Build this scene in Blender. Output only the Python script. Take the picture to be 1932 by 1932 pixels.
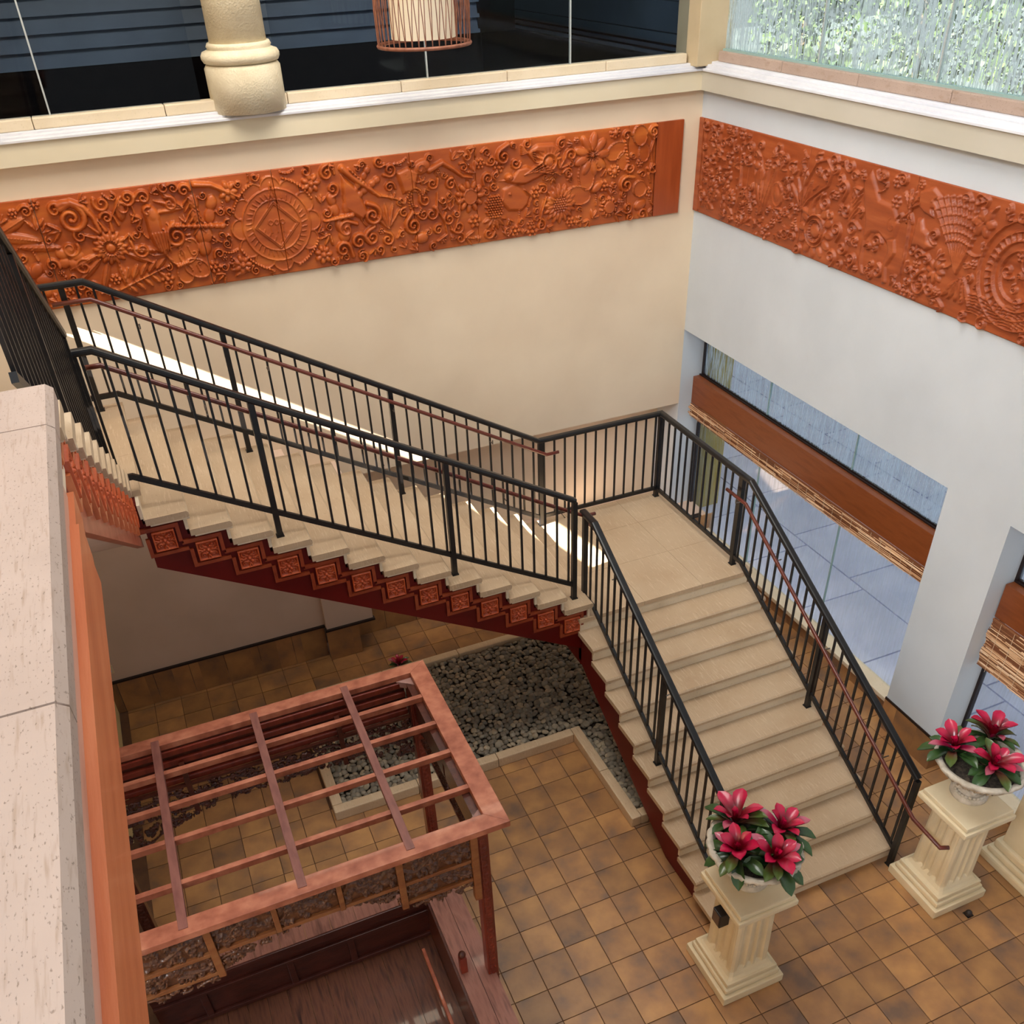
import bpy, bmesh, math, random
import numpy as np
from mathutils import Vector, Matrix
from mathutils.geometry import tessellate_polygon
PI = math.pi
scene = bpy.context.scene
for o in list(bpy.data.objects): bpy.data.objects.remove(o)
COL = scene.collection

# ------------------------------------------------------------ camera
cd = bpy.data.cameras.new('camera'); cam = bpy.data.objects.new('camera', cd); COL.objects.link(cam)
cd.sensor_fit = 'HORIZONTAL'; cd.sensor_width = 36.0
cd.lens = 36.0*1726.5/1932
cd.shift_y = 216.1/1932
cd.clip_start = .05; cd.clip_end = 300
yaw, pit, rol = [math.radians(v) for v in (-21.194, -37.912, -2.610)]
fw = Vector((-math.sin(yaw)*math.cos(pit), math.cos(yaw)*math.cos(pit), math.sin(pit)))
rt = Vector((math.cos(yaw), math.sin(yaw), 0)); up = rt.cross(fw)
r2 = rt*math.cos(rol)+up*math.sin(rol); u2 = up*math.cos(rol)-rt*math.sin(rol)
Mx = Matrix((r2, u2, -fw)).transposed().to_4x4(); Mx.translation = Vector((-6.577, -10.179, 7.491))
cam.matrix_world = Mx
scene.camera = cam

# ------------------------------------------------------------ world, sun, lamps, exposure
scene.view_settings.view_transform = 'Standard'; scene.view_settings.look = 'None'
scene.view_settings.gamma = 1; scene.view_settings.use_curve_mapping = False
scene.view_settings.exposure = 0.14
w = bpy.data.worlds.new('sky'); scene.world = w; w.use_nodes = True
bg = w.node_tree.nodes['Background']; bg.inputs[0].default_value = (.93, .965, 1.0, 1); bg.inputs[1].default_value = .46
sd = bpy.data.lights.new('sun', 'SUN'); sd.energy = 60; sd.angle = .006; sd.color = (1, .93, .82)
so = bpy.data.objects.new('sun', sd); COL.objects.link(so)
so.rotation_euler = Vector((1, .14, -.664)).to_track_quat('-Z', 'Y').to_euler(); so.location = (-12, -2, 9)
def area(name, loc, target, sx, sy, e, col):
    l = bpy.data.lights.new(name, 'AREA'); l.shape = 'RECTANGLE'; l.size = sx; l.size_y = sy; l.energy = e; l.color = col
    o = bpy.data.objects.new(name, l); COL.objects.link(o); o.location = loc
    o.rotation_euler = (Vector(target)-Vector(loc)).to_track_quat('-Z', 'Y').to_euler(); return o
area('overhead_fill', (-4.6, -4.2, 11.5), (-4.3, -3.0, 0), 5.0, 3.5, 400, (1, .95, .88))  # added overhead fill that warms the walls; no skylight is built
area('wall_wash_lamp', (-4.4, -1.15, 8.6), (-4.4, -.1, 4.4), 7.0, .25, 75, (1, .84, .62))
area('clerestory_light', (-14.5, -12.5, 13.5), (-.5, -3.5, 2.4), 5.0, 3.0, 1450, (.84, .92, 1))

# ------------------------------------------------------------ helpers
def lin(c):
    c = c/255.0
    return c/12.92 if c <= .04045 else ((c+.055)/1.055)**2.4
def rgb(r, g, b): return (lin(r), lin(g), lin(b), 1)
class N:
    def __init__(s, name):
        s.m = bpy.data.materials.new(name); s.m.use_nodes = True; s.t = s.m.node_tree
        s.p = s.t.nodes['Principled BSDF']; s.out = s.t.nodes['Material Output']
    def n(s, typ, **k):
        x = s.t.nodes.new(typ)
        for a, b in k.items():
            if a in ('operation','blend_type','data_type','noise_dimensions','feature','wave_type','bands_direction','interpolation_type','mode'): setattr(x, a, b)
            else: x.inputs[a.replace('_', ' ')].default_value = b
        return x
    def l(s, a, b): s.t.links.new(a, b)
def coords(M, kind='obj', scale=(1,1,1), rot=(0,0,0)):
    if kind == 'pos': src = M.n('ShaderNodeNewGeometry').outputs['Position']
    else: src = M.n('ShaderNodeTexCoord').outputs['Object']
    mp = M.n('ShaderNodeMapping'); mp.inputs['Scale'].default_value = scale; mp.inputs['Rotation'].default_value = rot
    M.l(src, mp.inputs['Vector']); return mp.outputs['Vector']
def mat(name, c1, c2=None, rough=.6, metal=0, scale=4, stretch=(1,1,1), detail=5, bump=0, bscale=None, kind='pos', lo=.35, hi=.65, coat=0, c3=None, spec=.5, rnd=0):
    M = N(name); p = M.p
    p.inputs['Roughness'].default_value = rough; p.inputs['Metallic'].default_value = metal
    p.inputs['Coat Weight'].default_value = coat; p.inputs['Specular IOR Level'].default_value = spec
    p.inputs['Base Color'].default_value = c1
    v = coords(M, kind, stretch)
    if c2:
        nz = M.n('ShaderNodeTexNoise', Scale=scale, Detail=detail); M.l(v, nz.inputs['Vector'])
        cr = M.n('ShaderNodeValToRGB'); e = cr.color_ramp.elements
        e[0].position = lo; e[0].color = c1; e[1].position = hi; e[1].color = c2
        if c3: x = e.new((lo+hi)/2); x.color = c3
        M.l(nz.outputs['Fac'], cr.inputs['Fac']); colr = cr.outputs['Color']
        if rnd:
            oi = M.n('ShaderNodeObjectInfo'); hs = M.n('ShaderNodeHueSaturation')
            mr = M.n('ShaderNodeMapRange'); mr.inputs['To Min'].default_value = 1-rnd; mr.inputs['To Max'].default_value = 1+rnd
            M.l(oi.outputs['Random'], mr.inputs['Value']); M.l(mr.outputs['Result'], hs.inputs['Value']); M.l(colr, hs.inputs['Color']); colr = hs.outputs['Color']
        M.l(colr, p.inputs['Base Color'])
    if bump:
        nb = M.n('ShaderNodeTexNoise', Scale=bscale or scale*3, Detail=6); M.l(v, nb.inputs['Vector'])
        b = M.n('ShaderNodeBump', Strength=bump, Distance=.02); M.l(nb.outputs['Fac'], b.inputs['Height']); M.l(b.outputs['Normal'], p.inputs['Normal'])
    return M.m

plaster = mat('plaster_back', rgb(238,218,190), rgb(229,208,180), .75, scale=1.1, bump=.06, bscale=14)
plaster_r = mat('plaster_right', rgb(206,213,219), rgb(197,204,210), .75, scale=1.0, bump=.06, bscale=14)  # this wall's cooler light is put into its plaster colour
plaster_low = mat('plaster_lower', rgb(216,190,172), rgb(204,178,158), .8, scale=1.2, bump=.05, bscale=12)
plaster_y = mat('plaster_yellow', rgb(235,212,150), rgb(225,200,140), .8, scale=2)
stucco = mat('stucco', rgb(224,212,184), rgb(214,200,170), .85, scale=6, bump=.35, bscale=60)
white_trim = mat('white_trim', rgb(222,222,226), rgb(210,210,216), .9, scale=3, spec=.1)
fascia_m = mat('fascia_paint', rgb(226,214,188), rgb(218,205,176), .7, scale=.8)
def travertine(name, a, b, c, rough=.45, pit=.25, psc=60.0):
    M = N(name); p = M.p; p.inputs['Roughness'].default_value = rough
    v = coords(M, 'pos', (1, 1, 1)); v2 = coords(M, 'pos', (14, 1.2, 3))
    nz = M.n('ShaderNodeTexNoise', Scale=2.2, Detail=8); M.l(v, nz.inputs['Vector'])
    cr = M.n('ShaderNodeValToRGB'); e = cr.color_ramp.elements; e[0].position = .3; e[0].color = a; e[1].position = .7; e[1].color = b
    M.l(nz.outputs['Fac'], cr.inputs['Fac'])
    n2 = M.n('ShaderNodeTexNoise', Scale=6.0, Detail=6); M.l(v2, n2.inputs['Vector'])
    r2_ = M.n('ShaderNodeValToRGB'); e = r2_.color_ramp.elements; e[0].position = .56; e[0].color = (0,0,0,1); e[1].position = .72; e[1].color = (1,1,1,1)
    M.l(n2.outputs['Fac'], r2_.inputs['Fac'])
    mx = M.n('ShaderNodeMixRGB'); M.l(r2_.outputs['Color'], mx.inputs['Fac']); M.l(cr.outputs['Color'], mx.inputs['Color1']); mx.inputs['Color2'].default_value = c
    n3 = M.n('ShaderNodeTexNoise', Scale=psc, Detail=3); M.l(coords(M, 'pos', (1, .45, 1)), n3.inputs['Vector'])
    r3 = M.n('ShaderNodeValToRGB'); e = r3.color_ramp.elements; e[0].position = .31; e[0].color = (.45,.42,.38,1); e[1].position = .38; e[1].color = (1,1,1,1)
    M.l(n3.outputs['Fac'], r3.inputs['Fac'])
    m2 = M.n('ShaderNodeMixRGB', blend_type='MULTIPLY'); m2.inputs['Fac'].default_value = pit; M.l(mx.outputs['Color'], m2.inputs['Color1']); M.l(r3.outputs['Color'], m2.inputs['Color2'])
    M.l(m2.outputs['Color'], p.inputs['Base Color'])
    b_ = M.n('ShaderNodeBump', Strength=.25, Distance=.01); M.l(r3.outputs['Color'], b_.inputs['Height']); M.l(b_.outputs['Normal'], p.inputs['Normal'])
    return M.m
trav_tread = travertine('travertine_tread', rgb(194,169,139), rgb(182,155,124), rgb(204,181,152), .42, .18)
trav_edge = travertine('travertine_edge', rgb(228,212,186), rgb(214,196,166), rgb(222,204,170), .55)
trav_ledge = travertine('travertine_ledge', rgb(182,160,146), rgb(168,146,132), rgb(160,136,118), .65, .8, 150.0)
kerb_m = travertine('travertine_kerb', rgb(212,186,152), rgb(198,170,136), rgb(216,194,162), .6)

def tile_material():
    M = N('floor_tile'); p = M.p; p.inputs['Roughness'].default_value = .38
    geo = M.n('ShaderNodeNewGeometry')
    sub = M.n('ShaderNodeVectorMath', operation='SUBTRACT'); M.l(geo.outputs['Position'], sub.inputs[0]); sub.inputs[1].default_value = (-3.888-30*.315, -4.888-30*.315, 0)
    dv = M.n('ShaderNodeVectorMath', operation='DIVIDE'); M.l(sub.outputs[0], dv.inputs[0]); dv.inputs[1].default_value = (.315, .315, 1000)
    fl = M.n('ShaderNodeVectorMath', operation='FLOOR'); M.l(dv.outputs[0], fl.inputs[0])
    wn = M.n('ShaderNodeTexWhiteNoise'); M.l(fl.outputs[0], wn.inputs['Vector'])
    off = M.n('ShaderNodeVectorMath', operation='MULTIPLY_ADD'); M.l(wn.outputs['Color'], off.inputs[0]); off.inputs[1].default_value = (9,9,9); M.l(geo.outputs['Position'], off.inputs[2])
    nz = M.n('ShaderNodeTexNoise', Scale=3.2, Detail=5); M.l(off.outputs[0], nz.inputs['Vector'])
    cr = M.n('ShaderNodeValToRGB'); e = cr.color_ramp.elements
    e[0].position = .30; e[0].color = rgb(124,96,76); e[1].position = .70; e[1].color = rgb(186,138,86)
    x = e.new(.48); x.color = rgb(160,116,76)
    M.l(nz.outputs['Fac'], cr.inputs['Fac'])
    hs = M.n('ShaderNodeHueSaturation'); mr = M.n('ShaderNodeMapRange'); mr.inputs['To Min'].default_value = .80; mr.inputs['To Max'].default_value = 1.12
    M.l(wn.outputs['Value'], mr.inputs['Value']); M.l(mr.outputs['Result'], hs.inputs['Value']); M.l(cr.outputs['Color'], hs.inputs['Color'])
    M.l(hs.outputs['Color'], p.inputs['Base Color'])
    n2 = M.n('ShaderNodeTexNoise', Scale=14.0, Detail=6); M.l(off.outputs[0], n2.inputs['Vector'])
    b_ = M.n('ShaderNodeBump', Strength=.22, Distance=.01); M.l(n2.outputs['Fac'], b_.inputs['Height']); M.l(b_.outputs['Normal'], p.inputs['Normal'])
    return M.m
tile_m = tile_material()
grout = mat('grout', rgb(104,72,48), rgb(88,60,42), .9, scale=8)
def wood(name, a, b, c, rough=.4, stretch=(1,1,1), scale=5, coat=.15, kind='pos', spec=.4):
    return mat(name, a, c, rough, scale=scale, stretch=stretch, c3=b, lo=.25, hi=.75, coat=coat, kind=kind, bump=.08, bscale=scale*4, spec=spec)
frieze_m = wood('frieze_wood', rgb(150,64,22), rgb(180,86,32), rgb(206,112,46), .40, (1.4,1.4,5), 1.6, .1)
frieze_r = wood('frieze_wood_right', rgb(134,60,28), rgb(156,74,36), rgb(176,92,50), .45, (1.2,1.2,9), 1.5, .1)
stringer_m = mat('stringer_paint', rgb(104,9,3), rgb(90,6,2), .5, scale=2, spec=.3)
frame_w = wood('stringer_frame', rgb(128,48,24), rgb(146,60,32), rgb(156,72,38), .38, (2,2,2), 6)
carve_w = wood('stringer_carving', rgb(168,66,30), rgb(190,82,40), rgb(204,98,52), .4, (2,2,2), 6)
fascia_w = wood('fascia_wood', rgb(188,98,56), rgb(204,114,68), rgb(212,126,80), .5, (8,.8,8), 2)
stringer_pale = wood('stringer_top_flight', rgb(150,72,50), rgb(168,88,64), rgb(180,104,80), .42, (3,2,6), 3)  # paler stringer colour, used on the top flight only
fascia_p = wood('fascia_wood_pale', rgb(200,150,128), rgb(210,164,142), rgb(190,138,116), .5, (6,.8,6), 2)
bed_w = wood('bed_wood', rgb(120,56,34), rgb(150,76,48), rgb(168,94,64), .42, (3,3,6), 4, .2)
bed_top = wood('bed_wood_top', rgb(136,72,50), rgb(170,100,74), rgb(196,128,98), .5, (2.2,2.6,2), 4, .1)
bed_red = wood('bed_wood_red', rgb(96,30,18), rgb(118,42,26), rgb(130,52,32), .35, (4,4,1), 4, .25)
bed_dark = wood('bed_wood_dark', rgb(58,24,16), rgb(76,34,22), rgb(92,46,30), .3, (3,3,3), 7, .3)
bed_carve = wood('bed_carving', rgb(74,40,24), rgb(98,58,36), rgb(128,84,54), .33, (3,3,3), 12, .15)
bed_panel = wood('bed_wood_panel', rgb(54,20,13), rgb(66,26,17), rgb(78,34,24), .35, (2,2,5), 3, .2)
bed_tan = wood('bed_wood_tan', rgb(116,66,36), rgb(136,82,46), rgb(150,98,58), .4, (2,2,5), 4, .15)
plank_w = wood('plank_worn', rgb(120,74,62), rgb(146,96,80), rgb(96,56,46), .45, (9,1.2,3), 3, .1)
plank_d = wood('plank_dark', rgb(60,30,22), rgb(96,56,38), rgb(44,20,15), .35, (9,1,3), 3, .2)
hand_w = wood('handrail_wood', rgb(84,32,20), rgb(100,40,26), rgb(70,26,18), .35, (3,3,3), 5, .3)
beam_w = wood('beam_wood', rgb(122,62,28), rgb(132,70,34), rgb(114,56,24), .4, (1,1.2,8), 2, .1)
iron = mat('black_iron', (.006,.006,.0075,1), (.014,.012,.011,1), .33, scale=9, spec=.4)
def bamboo_material():
    M = N('bamboo'); g = M.n('ShaderNodeNewGeometry'); cr = M.n('ShaderNodeValToRGB'); e = cr.color_ramp.elements
    e[0].position = .0; e[0].color = rgb(104,62,36); e[1].position = 1; e[1].color = rgb(244,214,180)
    for q, c in ((.25, rgb(150,98,62)), (.45, rgb(214,166,124)), (.75, rgb(232,192,152))): x = e.new(q); x.color = c
    M.l(g.outputs['Random Per Island'], cr.inputs['Fac']); M.l(cr.outputs['Color'], M.p.inputs['Base Color']); M.p.inputs['Roughness'].default_value = .6
    return M.m
bamboo = bamboo_material()
cream = mat('pedestal_cream', rgb(226,210,176), rgb(214,196,160), .6, scale=3, bump=.04)
urn_m = mat('urn_stone', rgb(206,196,180), rgb(176,164,146), .8, scale=14, bump=.3, bscale=50)
black_m = mat('black_cap', rgb(34,18,14), rgb(26,12,10), .5)
soil_m = mat('soil', rgb(40,32,26), rgb(84,72,58), .95, scale=30, bump=.8)
pebble_ms = [mat('pebble_%d' % i, c, d, .55, scale=10, bump=.1) for i, (c, d) in enumerate([(rgb(138,130,114), rgb(118,110,96)), (rgb(160,150,132), rgb(140,130,112)), (rgb(116,108,94), rgb(132,122,106)), (rgb(182,166,140), rgb(156,144,122))])]
metal_m = mat('steel_bracket', (.25,.22,.2,1), None, .3, 1)
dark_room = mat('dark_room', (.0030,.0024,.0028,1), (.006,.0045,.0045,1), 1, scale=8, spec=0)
slate = mat('slate_blue', rgb(52,66,82), rgb(60,74,90), .6, scale=3)  # slate blue for the far ceiling and the built reflection bands
gunmetal = mat('mullion_metal', rgb(190,196,194), None, .4, .3)
paver_m = mat('paving', rgb(222,224,246), rgb(200,204,230), .6, scale=1.3, rnd=.06, bump=.1)
olive = mat('olive_paint', rgb(170,150,62), rgb(156,138,54), .7)
leafg = mat('hedge_leaf', rgb(44,62,34), rgb(84,96,56), .6, scale=3, rnd=.1)
barkm = mat('bark', rgb(88,70,52), rgb(66,52,40), .9, scale=8)
grassm = mat('lawn', rgb(96,120,58), rgb(120,140,76), .9, scale=20)

def glass(name, tint, streak=0.0, gloss=.06, scol=(.8,.9,.95,1), sc=40):
    M = N(name); t = M.t; t.nodes.remove(M.p)
    tr = M.n('ShaderNodeBsdfTransparent', Color=tint); gl = M.n('ShaderNodeBsdfGlossy', Roughness=.03)
    m1 = M.n('ShaderNodeMixShader'); m1.inputs[0].default_value = gloss; M.l(tr.outputs[0], m1.inputs[1]); M.l(gl.outputs[0], m1.inputs[2])
    o = m1.outputs[0]
    if streak:
        v = coords(M, 'pos', (1, 1, .07)); nz = M.n('ShaderNodeTexNoise', Scale=sc, Detail=3); M.l(v, nz.inputs['Vector'])
        cr = M.n('ShaderNodeValToRGB'); e = cr.color_ramp.elements; e[0].position = .42; e[0].color = (0,0,0,1); e[1].position = .62; e[1].color = (1,1,1,1)
        M.l(nz.outputs['Fac'], cr.inputs['Fac'])
        big = M.n('ShaderNodeTexNoise', Scale=1.3, Detail=2); M.l(coords(M, 'pos', (1,1,.6)), big.inputs['Vector'])
        ml = M.n('ShaderNodeMath', operation='MULTIPLY'); M.l(cr.outputs['Color'], ml.inputs[0]); M.l(big.outputs['Fac'], ml.inputs[1])
        m_ = M.n('ShaderNodeMath', operation='MULTIPLY'); M.l(ml.outputs[0], m_.inputs[0]); m_.inputs[1].default_value = streak
        tl = M.n('ShaderNodeBsdfTranslucent', Color=scol)
        m2 = M.n('ShaderNodeMixShader'); M.l(m_.outputs[0], m2.inputs[0]); M.l(o, m2.inputs[1]); M.l(tl.outputs[0], m2.inputs[2]); o = m2.outputs[0]
    M.l(o, M.out.inputs['Surface']); return M.m
glass_up = glass('streaked_glass', (.92,.99,.98,1), 2.0, .05, (.94,1,1,1), 75)
glass_mid = glass('misted_glass', (.93,.98,.99,1), 1.0, .04, (.74,.84,.95,1), 46)
glass_lo = glass('clear_glass', (.96,.985,.99,1), .2, .04)
glass_dk = glass('dark_glass', (.8,.84,.88,1), 0, .010)

W = {}
def empty(name, loc, label=None, cat=None, group=None, kind=None):
    o = bpy.data.objects.new(name, None); COL.objects.link(o); o.location = loc; o.empty_display_size = .1
    W[o] = Vector(loc); tag(o, label, cat, group, kind); return o
def tag(o, label=None, cat=None, group=None, kind=None):
    if label: o['label'] = label
    if cat: o['category'] = cat
    if group: o['group'] = group
    if kind: o['kind'] = kind
    return o
def put(name, me, parent=None, loc=(0,0,0), rot=None):
    """link a mesh whose vertices are relative to world point loc"""
    o = bpy.data.objects.new(name, me); COL.objects.link(o); loc = Vector(loc); W[o] = loc
    if parent: o.parent = parent; o.location = loc-W[parent]
    else: o.location = loc
    if rot: o.rotation_euler = rot
    return o
class MB:
    def __init__(s): s.v = []; s.f = []
    def add(s, vs, fs):
        b = len(s.v); s.v += [tuple(v) for v in vs]; s.f += [tuple(b+i for i in f) for f in fs]; return s
    def box(s, x0, x1, y0, y1, z0, z1, T=None):
        vs = [(x,y,z) for z in (z0,z1) for y in (y0,y1) for x in (x0,x1)]
        if T: vs = [T(*v) for v in vs]
        return s.add(vs, [(0,2,3,1),(4,5,7,6),(0,1,5,4),(2,6,7,3),(0,4,6,2),(1,3,7,5)])
    def prism(s, poly, a0, a1, fn):
        """poly: 2d points, fn(u,v,a)->xyz"""
        n = len(poly); vs = [fn(u,v,a0) for u,v in poly]+[fn(u,v,a1) for u,v in poly]
        tri = tessellate_polygon([[Vector((u,v,0)) for u,v in poly]])
        fs = [tuple(t) for t in tri]+[tuple(n+i for i in reversed(t)) for t in tri]
        fs += [(i,(i+1)%n,n+(i+1)%n,n+i) for i in range(n)]
        return s.add(vs, fs)
    def tube(s, path, sect, closed=False, cap=True):
        P = [Vector(p) for p in path]; n = len(P); k = len(sect); rings = []
        for i in range(n):
            d0 = (P[i]-P[i-1]).normalized() if i else (P[1]-P[0]).normalized()
            d1 = (P[i+1]-P[i]).normalized() if i < n-1 else d0
            bis = (d0+d1); bis = bis.normalized() if bis.length > 1e-6 else d0
            if i == 0: d0 = d1
            if abs(d0.z) > .97: side = Vector((1,0,0))
            else: side = d0.cross(Vector((0,0,1))).normalized()
            upv = side.cross(d0).normalized(); ring = []
            for a, b in sect:
                off = side*a+upv*b
                t = -off.dot(bis)/d0.dot(bis) if 0 < i < n-1 else 0
                ring.append(P[i]+off+d0*t)
            rings.append(ring)
        vs = [v for r in rings for v in r]; fs = []
        for i in range(n-1):
            for j in range(k): fs.append((i*k+j, i*k+(j+1)%k, (i+1)*k+(j+1)%k, (i+1)*k+j))
        if cap: fs += [tuple(range(k)), tuple((n-1)*k+j for j in reversed(range(k)))]
        return s.add(vs, fs)
    def lathe(s, prof, n=24, c=(0,0,0), rf=None, cap=True):
        vs = []; fs = []; m = len(prof)
        for i, (r, z) in enumerate(prof):
            for j in range(n):
                a = 2*PI*j/n; rr = r*(rf(a, i) if rf else 1)
                vs.append((c[0]+rr*math.cos(a), c[1]+rr*math.sin(a), c[2]+z))
        for i in range(m-1):
            for j in range(n): fs.append((i*n+j, i*n+(j+1)%n, (i+1)*n+(j+1)%n, (i+1)*n+j))
        if cap: fs += [tuple(reversed(range(n))), tuple((m-1)*n+j for j in range(n))]
        return s.add(vs, fs)
    def build(s, name, m, parent=None, origin=None, smooth=False, recalc=True, bevel=0):
        if origin is None:
            a = np.array(s.v); lo = a.min(0); hi = a.max(0); origin = ((lo[0]+hi[0])/2, (lo[1]+hi[1])/2, lo[2])
        O = Vector(origin)
        me = bpy.data.meshes.new(name); me.from_pydata([(v[0]-O.x, v[1]-O.y, v[2]-O.z) for v in s.v], [], s.f)
        if recalc or bevel:
            b = bmesh.new(); b.from_mesh(me)
            bmesh.ops.recalc_face_normals(b, faces=b.faces)
            if bevel:
                bmesh.ops.bevel(b, geom=[e for e in b.edges if e.is_manifold and e.calc_face_angle(0) > .5], offset=bevel, segments=2, affect='EDGES', profile=.6)
            b.to_mesh(me); b.free()
        me.materials.append(m)
        if smooth: me.polygons.foreach_set('use_smooth', [True]*len(me.polygons))
        me.update()
        return put(name, me, parent, O)
def inst(src, name, parent, loc):
    o = src.copy(); COL.objects.link(o); o.name = name; loc = Vector(loc); W[o] = loc
    if parent: o.parent = parent; o.location = loc-W[parent]
    else: o.parent = None; o.location = loc
    return o
def rect(wd, ht): return [(-wd/2,-ht/2),(wd/2,-ht/2),(wd/2,ht/2),(-wd/2,ht/2)]
def rrect(wd, ht, r):
    out = []
    for cx, cy, a0 in ((wd/2-r,-ht/2+r,-90),(wd/2-r,ht/2-r,0),(-wd/2+r,ht/2-r,90),(-wd/2+r,-ht/2+r,180)):
        for k in range(3):
            a = math.radians(a0+k*45); out.append((cx+r*math.cos(a), cy+r*math.sin(a)))
    return out
def circ(r, n=8): return [(r*math.cos(2*PI*i/n), r*math.sin(2*PI*i/n)) for i in range(n)]

# ------------------------------------------------------------ relief carving (height fields)
class Relief:
    def __init__(s, x0, x1, z0, z1, res):
        s.x0, s.z0, s.res = x0, z0, res
        s.nx = int(round((x1-x0)/res))+1; s.nz = int(round((z1-z0)/res))+1
        s.X = x0+np.arange(s.nx)*(x1-x0)/(s.nx-1); s.Z = z0+np.arange(s.nz)*(z1-z0)/(s.nz-1)
        s.H = np.zeros((s.nz, s.nx))
    def win(s, xa, xb, za, zb):
        i0 = max(0, int((xa-s.x0)/s.res)); i1 = min(s.nx, int((xb-s.x0)/s.res)+2)
        j0 = max(0, int((za-s.z0)/s.res)); j1 = min(s.nz, int((zb-s.z0)/s.res)+2)
        if i1 <= i0 or j1 <= j0: return None
        return (slice(j0,j1), slice(i0,i1)), s.X[None,i0:i1], s.Z[j0:j1,None]
    def mx(s, sl, v): s.H[sl] = np.maximum(s.H[sl], v)
    def ell(s, cx, cz, rx, rz, ang=0, h=.02, rim=0, base=0):
        R = max(rx, rz); q = s.win(cx-R, cx+R, cz-R, cz+R)
        if not q: return
        sl, X, Z = q; c, n = math.cos(ang), math.sin(ang)
        u = ((X-cx)*c+(Z-cz)*n)/rx; v = (-(X-cx)*n+(Z-cz)*c)/rz; d = np.sqrt(u*u+v*v)
        val = np.where(d < 1, base+h*np.sqrt(np.clip(1-d*d,0,1))**.8, 0)
        if rim: val = np.where((d < 1) & (d > 1-rim), base+h*.9, np.where(d <= 1-rim, base+h*.55, 0))
        s.mx(sl, val)
    def disc(s, cx, cz, r, h): 
        q = s.win(cx-r, cx+r, cz-r, cz+r)
        if not q: return
        sl, X, Z = q; d = np.hypot(X-cx, Z-cz); s.mx(sl, np.where(d < r, h*np.clip((r-d)/.01, 0, 1), 0))
    def bowl(s, cx, cz, r, h):
        q = s.win(cx-r, cx+r, cz-r, cz+r)
        if not q: return
        sl, X, Z = q; d = np.hypot(X-cx, Z-cz); cur = s.H[sl]; s.H[sl] = np.where(d < r, h, cur)
    def stroke(s, pts, w0, w1=None, h=.018, flat=False):
        w1 = w0 if w1 is None else w1; n = len(pts)-1
        for i in range(n):
            a, b = pts[i], pts[i+1]; wa = w0+(w1-w0)*i/n; wb = w0+(w1-w0)*(i+1)/n; m = max(wa, wb)
            q = s.win(min(a[0],b[0])-m, max(a[0],b[0])+m, min(a[1],b[1])-m, max(a[1],b[1])+m)
            if not q: continue
            sl, X, Z = q; dx, dz = b[0]-a[0], b[1]-a[1]; L = dx*dx+dz*dz+1e-9
            t = np.clip(((X-a[0])*dx+(Z-a[1])*dz)/L, 0, 1)
            d = np.hypot(X-a[0]-t*dx, Z-a[1]-t*dz)/(wa+(wb-wa)*t)
            s.mx(sl, np.where(d < 1, h*np.clip(np.sqrt(np.clip(1-d*d,0,1))*(1.0 if not flat else 3), 0, 1), 0))
    def spiral(s, cx, cz, r0, turns=1.4, dirn=1, a0=0, w0=.02, w1=.008, h=.022, tail=0):
        n = int(14*turns)+2; pts = []
        for i in range(n+1):
            t = i/n; r = r0*(1-.88*t); a = a0+dirn*2*PI*turns*t; pts.append((cx+r*math.cos(a), cz+r*math.sin(a)))
        if tail:
            t0 = (-math.sin(a0)*dirn, math.cos(a0)*dirn)
            pts = [(pts[0][0]-t0[0]*tail, pts[0][1]-t0[1]*tail)]+pts
        s.stroke(pts, w0, w1, h); s.disc(*pts[-1], w1*1.8, h)
    def petals(s, cx, cz, r, n, h=.02, r0=.35, wd=None, a0=0, vein=True):
        for k in range(n):
            a = a0+2*PI*k/n; L = r*(1-r0)/2; m = r*(r0+(1-r0)/2)
            s.ell(cx+m*math.cos(a), cz+m*math.sin(a), L, wd or r*1.9/n, a, h)
    def beads(s, pts, r, h):
        for p in pts: s.ell(p[0], p[1], r, r, 0, h)
    def ring(s, cx, cz, r, n, br, h): s.beads([(cx+r*math.cos(2*PI*k/n), cz+r*math.sin(2*PI*k/n)) for k in range(n)], br, h)
    def circle(s, cx, cz, r, w_, h): s.stroke([(cx+r*math.cos(2*PI*k/28), cz+r*math.sin(2*PI*k/28)) for k in range(29)], w_, w_, h)
    def leaf(s, x, z, L, wd, ang, h=.016):
        cx, cz = x+L/2*math.cos(ang), z+L/2*math.sin(ang); s.ell(cx, cz, L/2, wd/2, ang, h)
        s.stroke([(x,z),(x+L*math.cos(ang), z+L*math.sin(ang))], .004, .003, h*1.5)
    def sunflower(s, cx, cz, r, n=14, cross=False):
        s.petals(cx, cz, r, n, .02, .4); s.petals(cx, cz, r*.8, n, .024, .4, a0=PI/n)
        s.disc(cx, cz, r*.46, .022); s.bowl(cx, cz, r*.40, .010)
        if cross:
            st = r*.13
            for i in range(-3,4):
                for j in range(-3,4):
                    x, z = (i+.5*(j%2))*st, j*st*.87
                    if math.hypot(x,z) < r*.38: s.ell(cx+x, cz+z, st*.42, st*.42, 0, .014, base=.010)
        else:
            s.ell(cx, cz, r*.28, r*.28, 0, .018, base=.012); s.ring(cx, cz, r*.40, 20, r*.045, .032)
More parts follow.
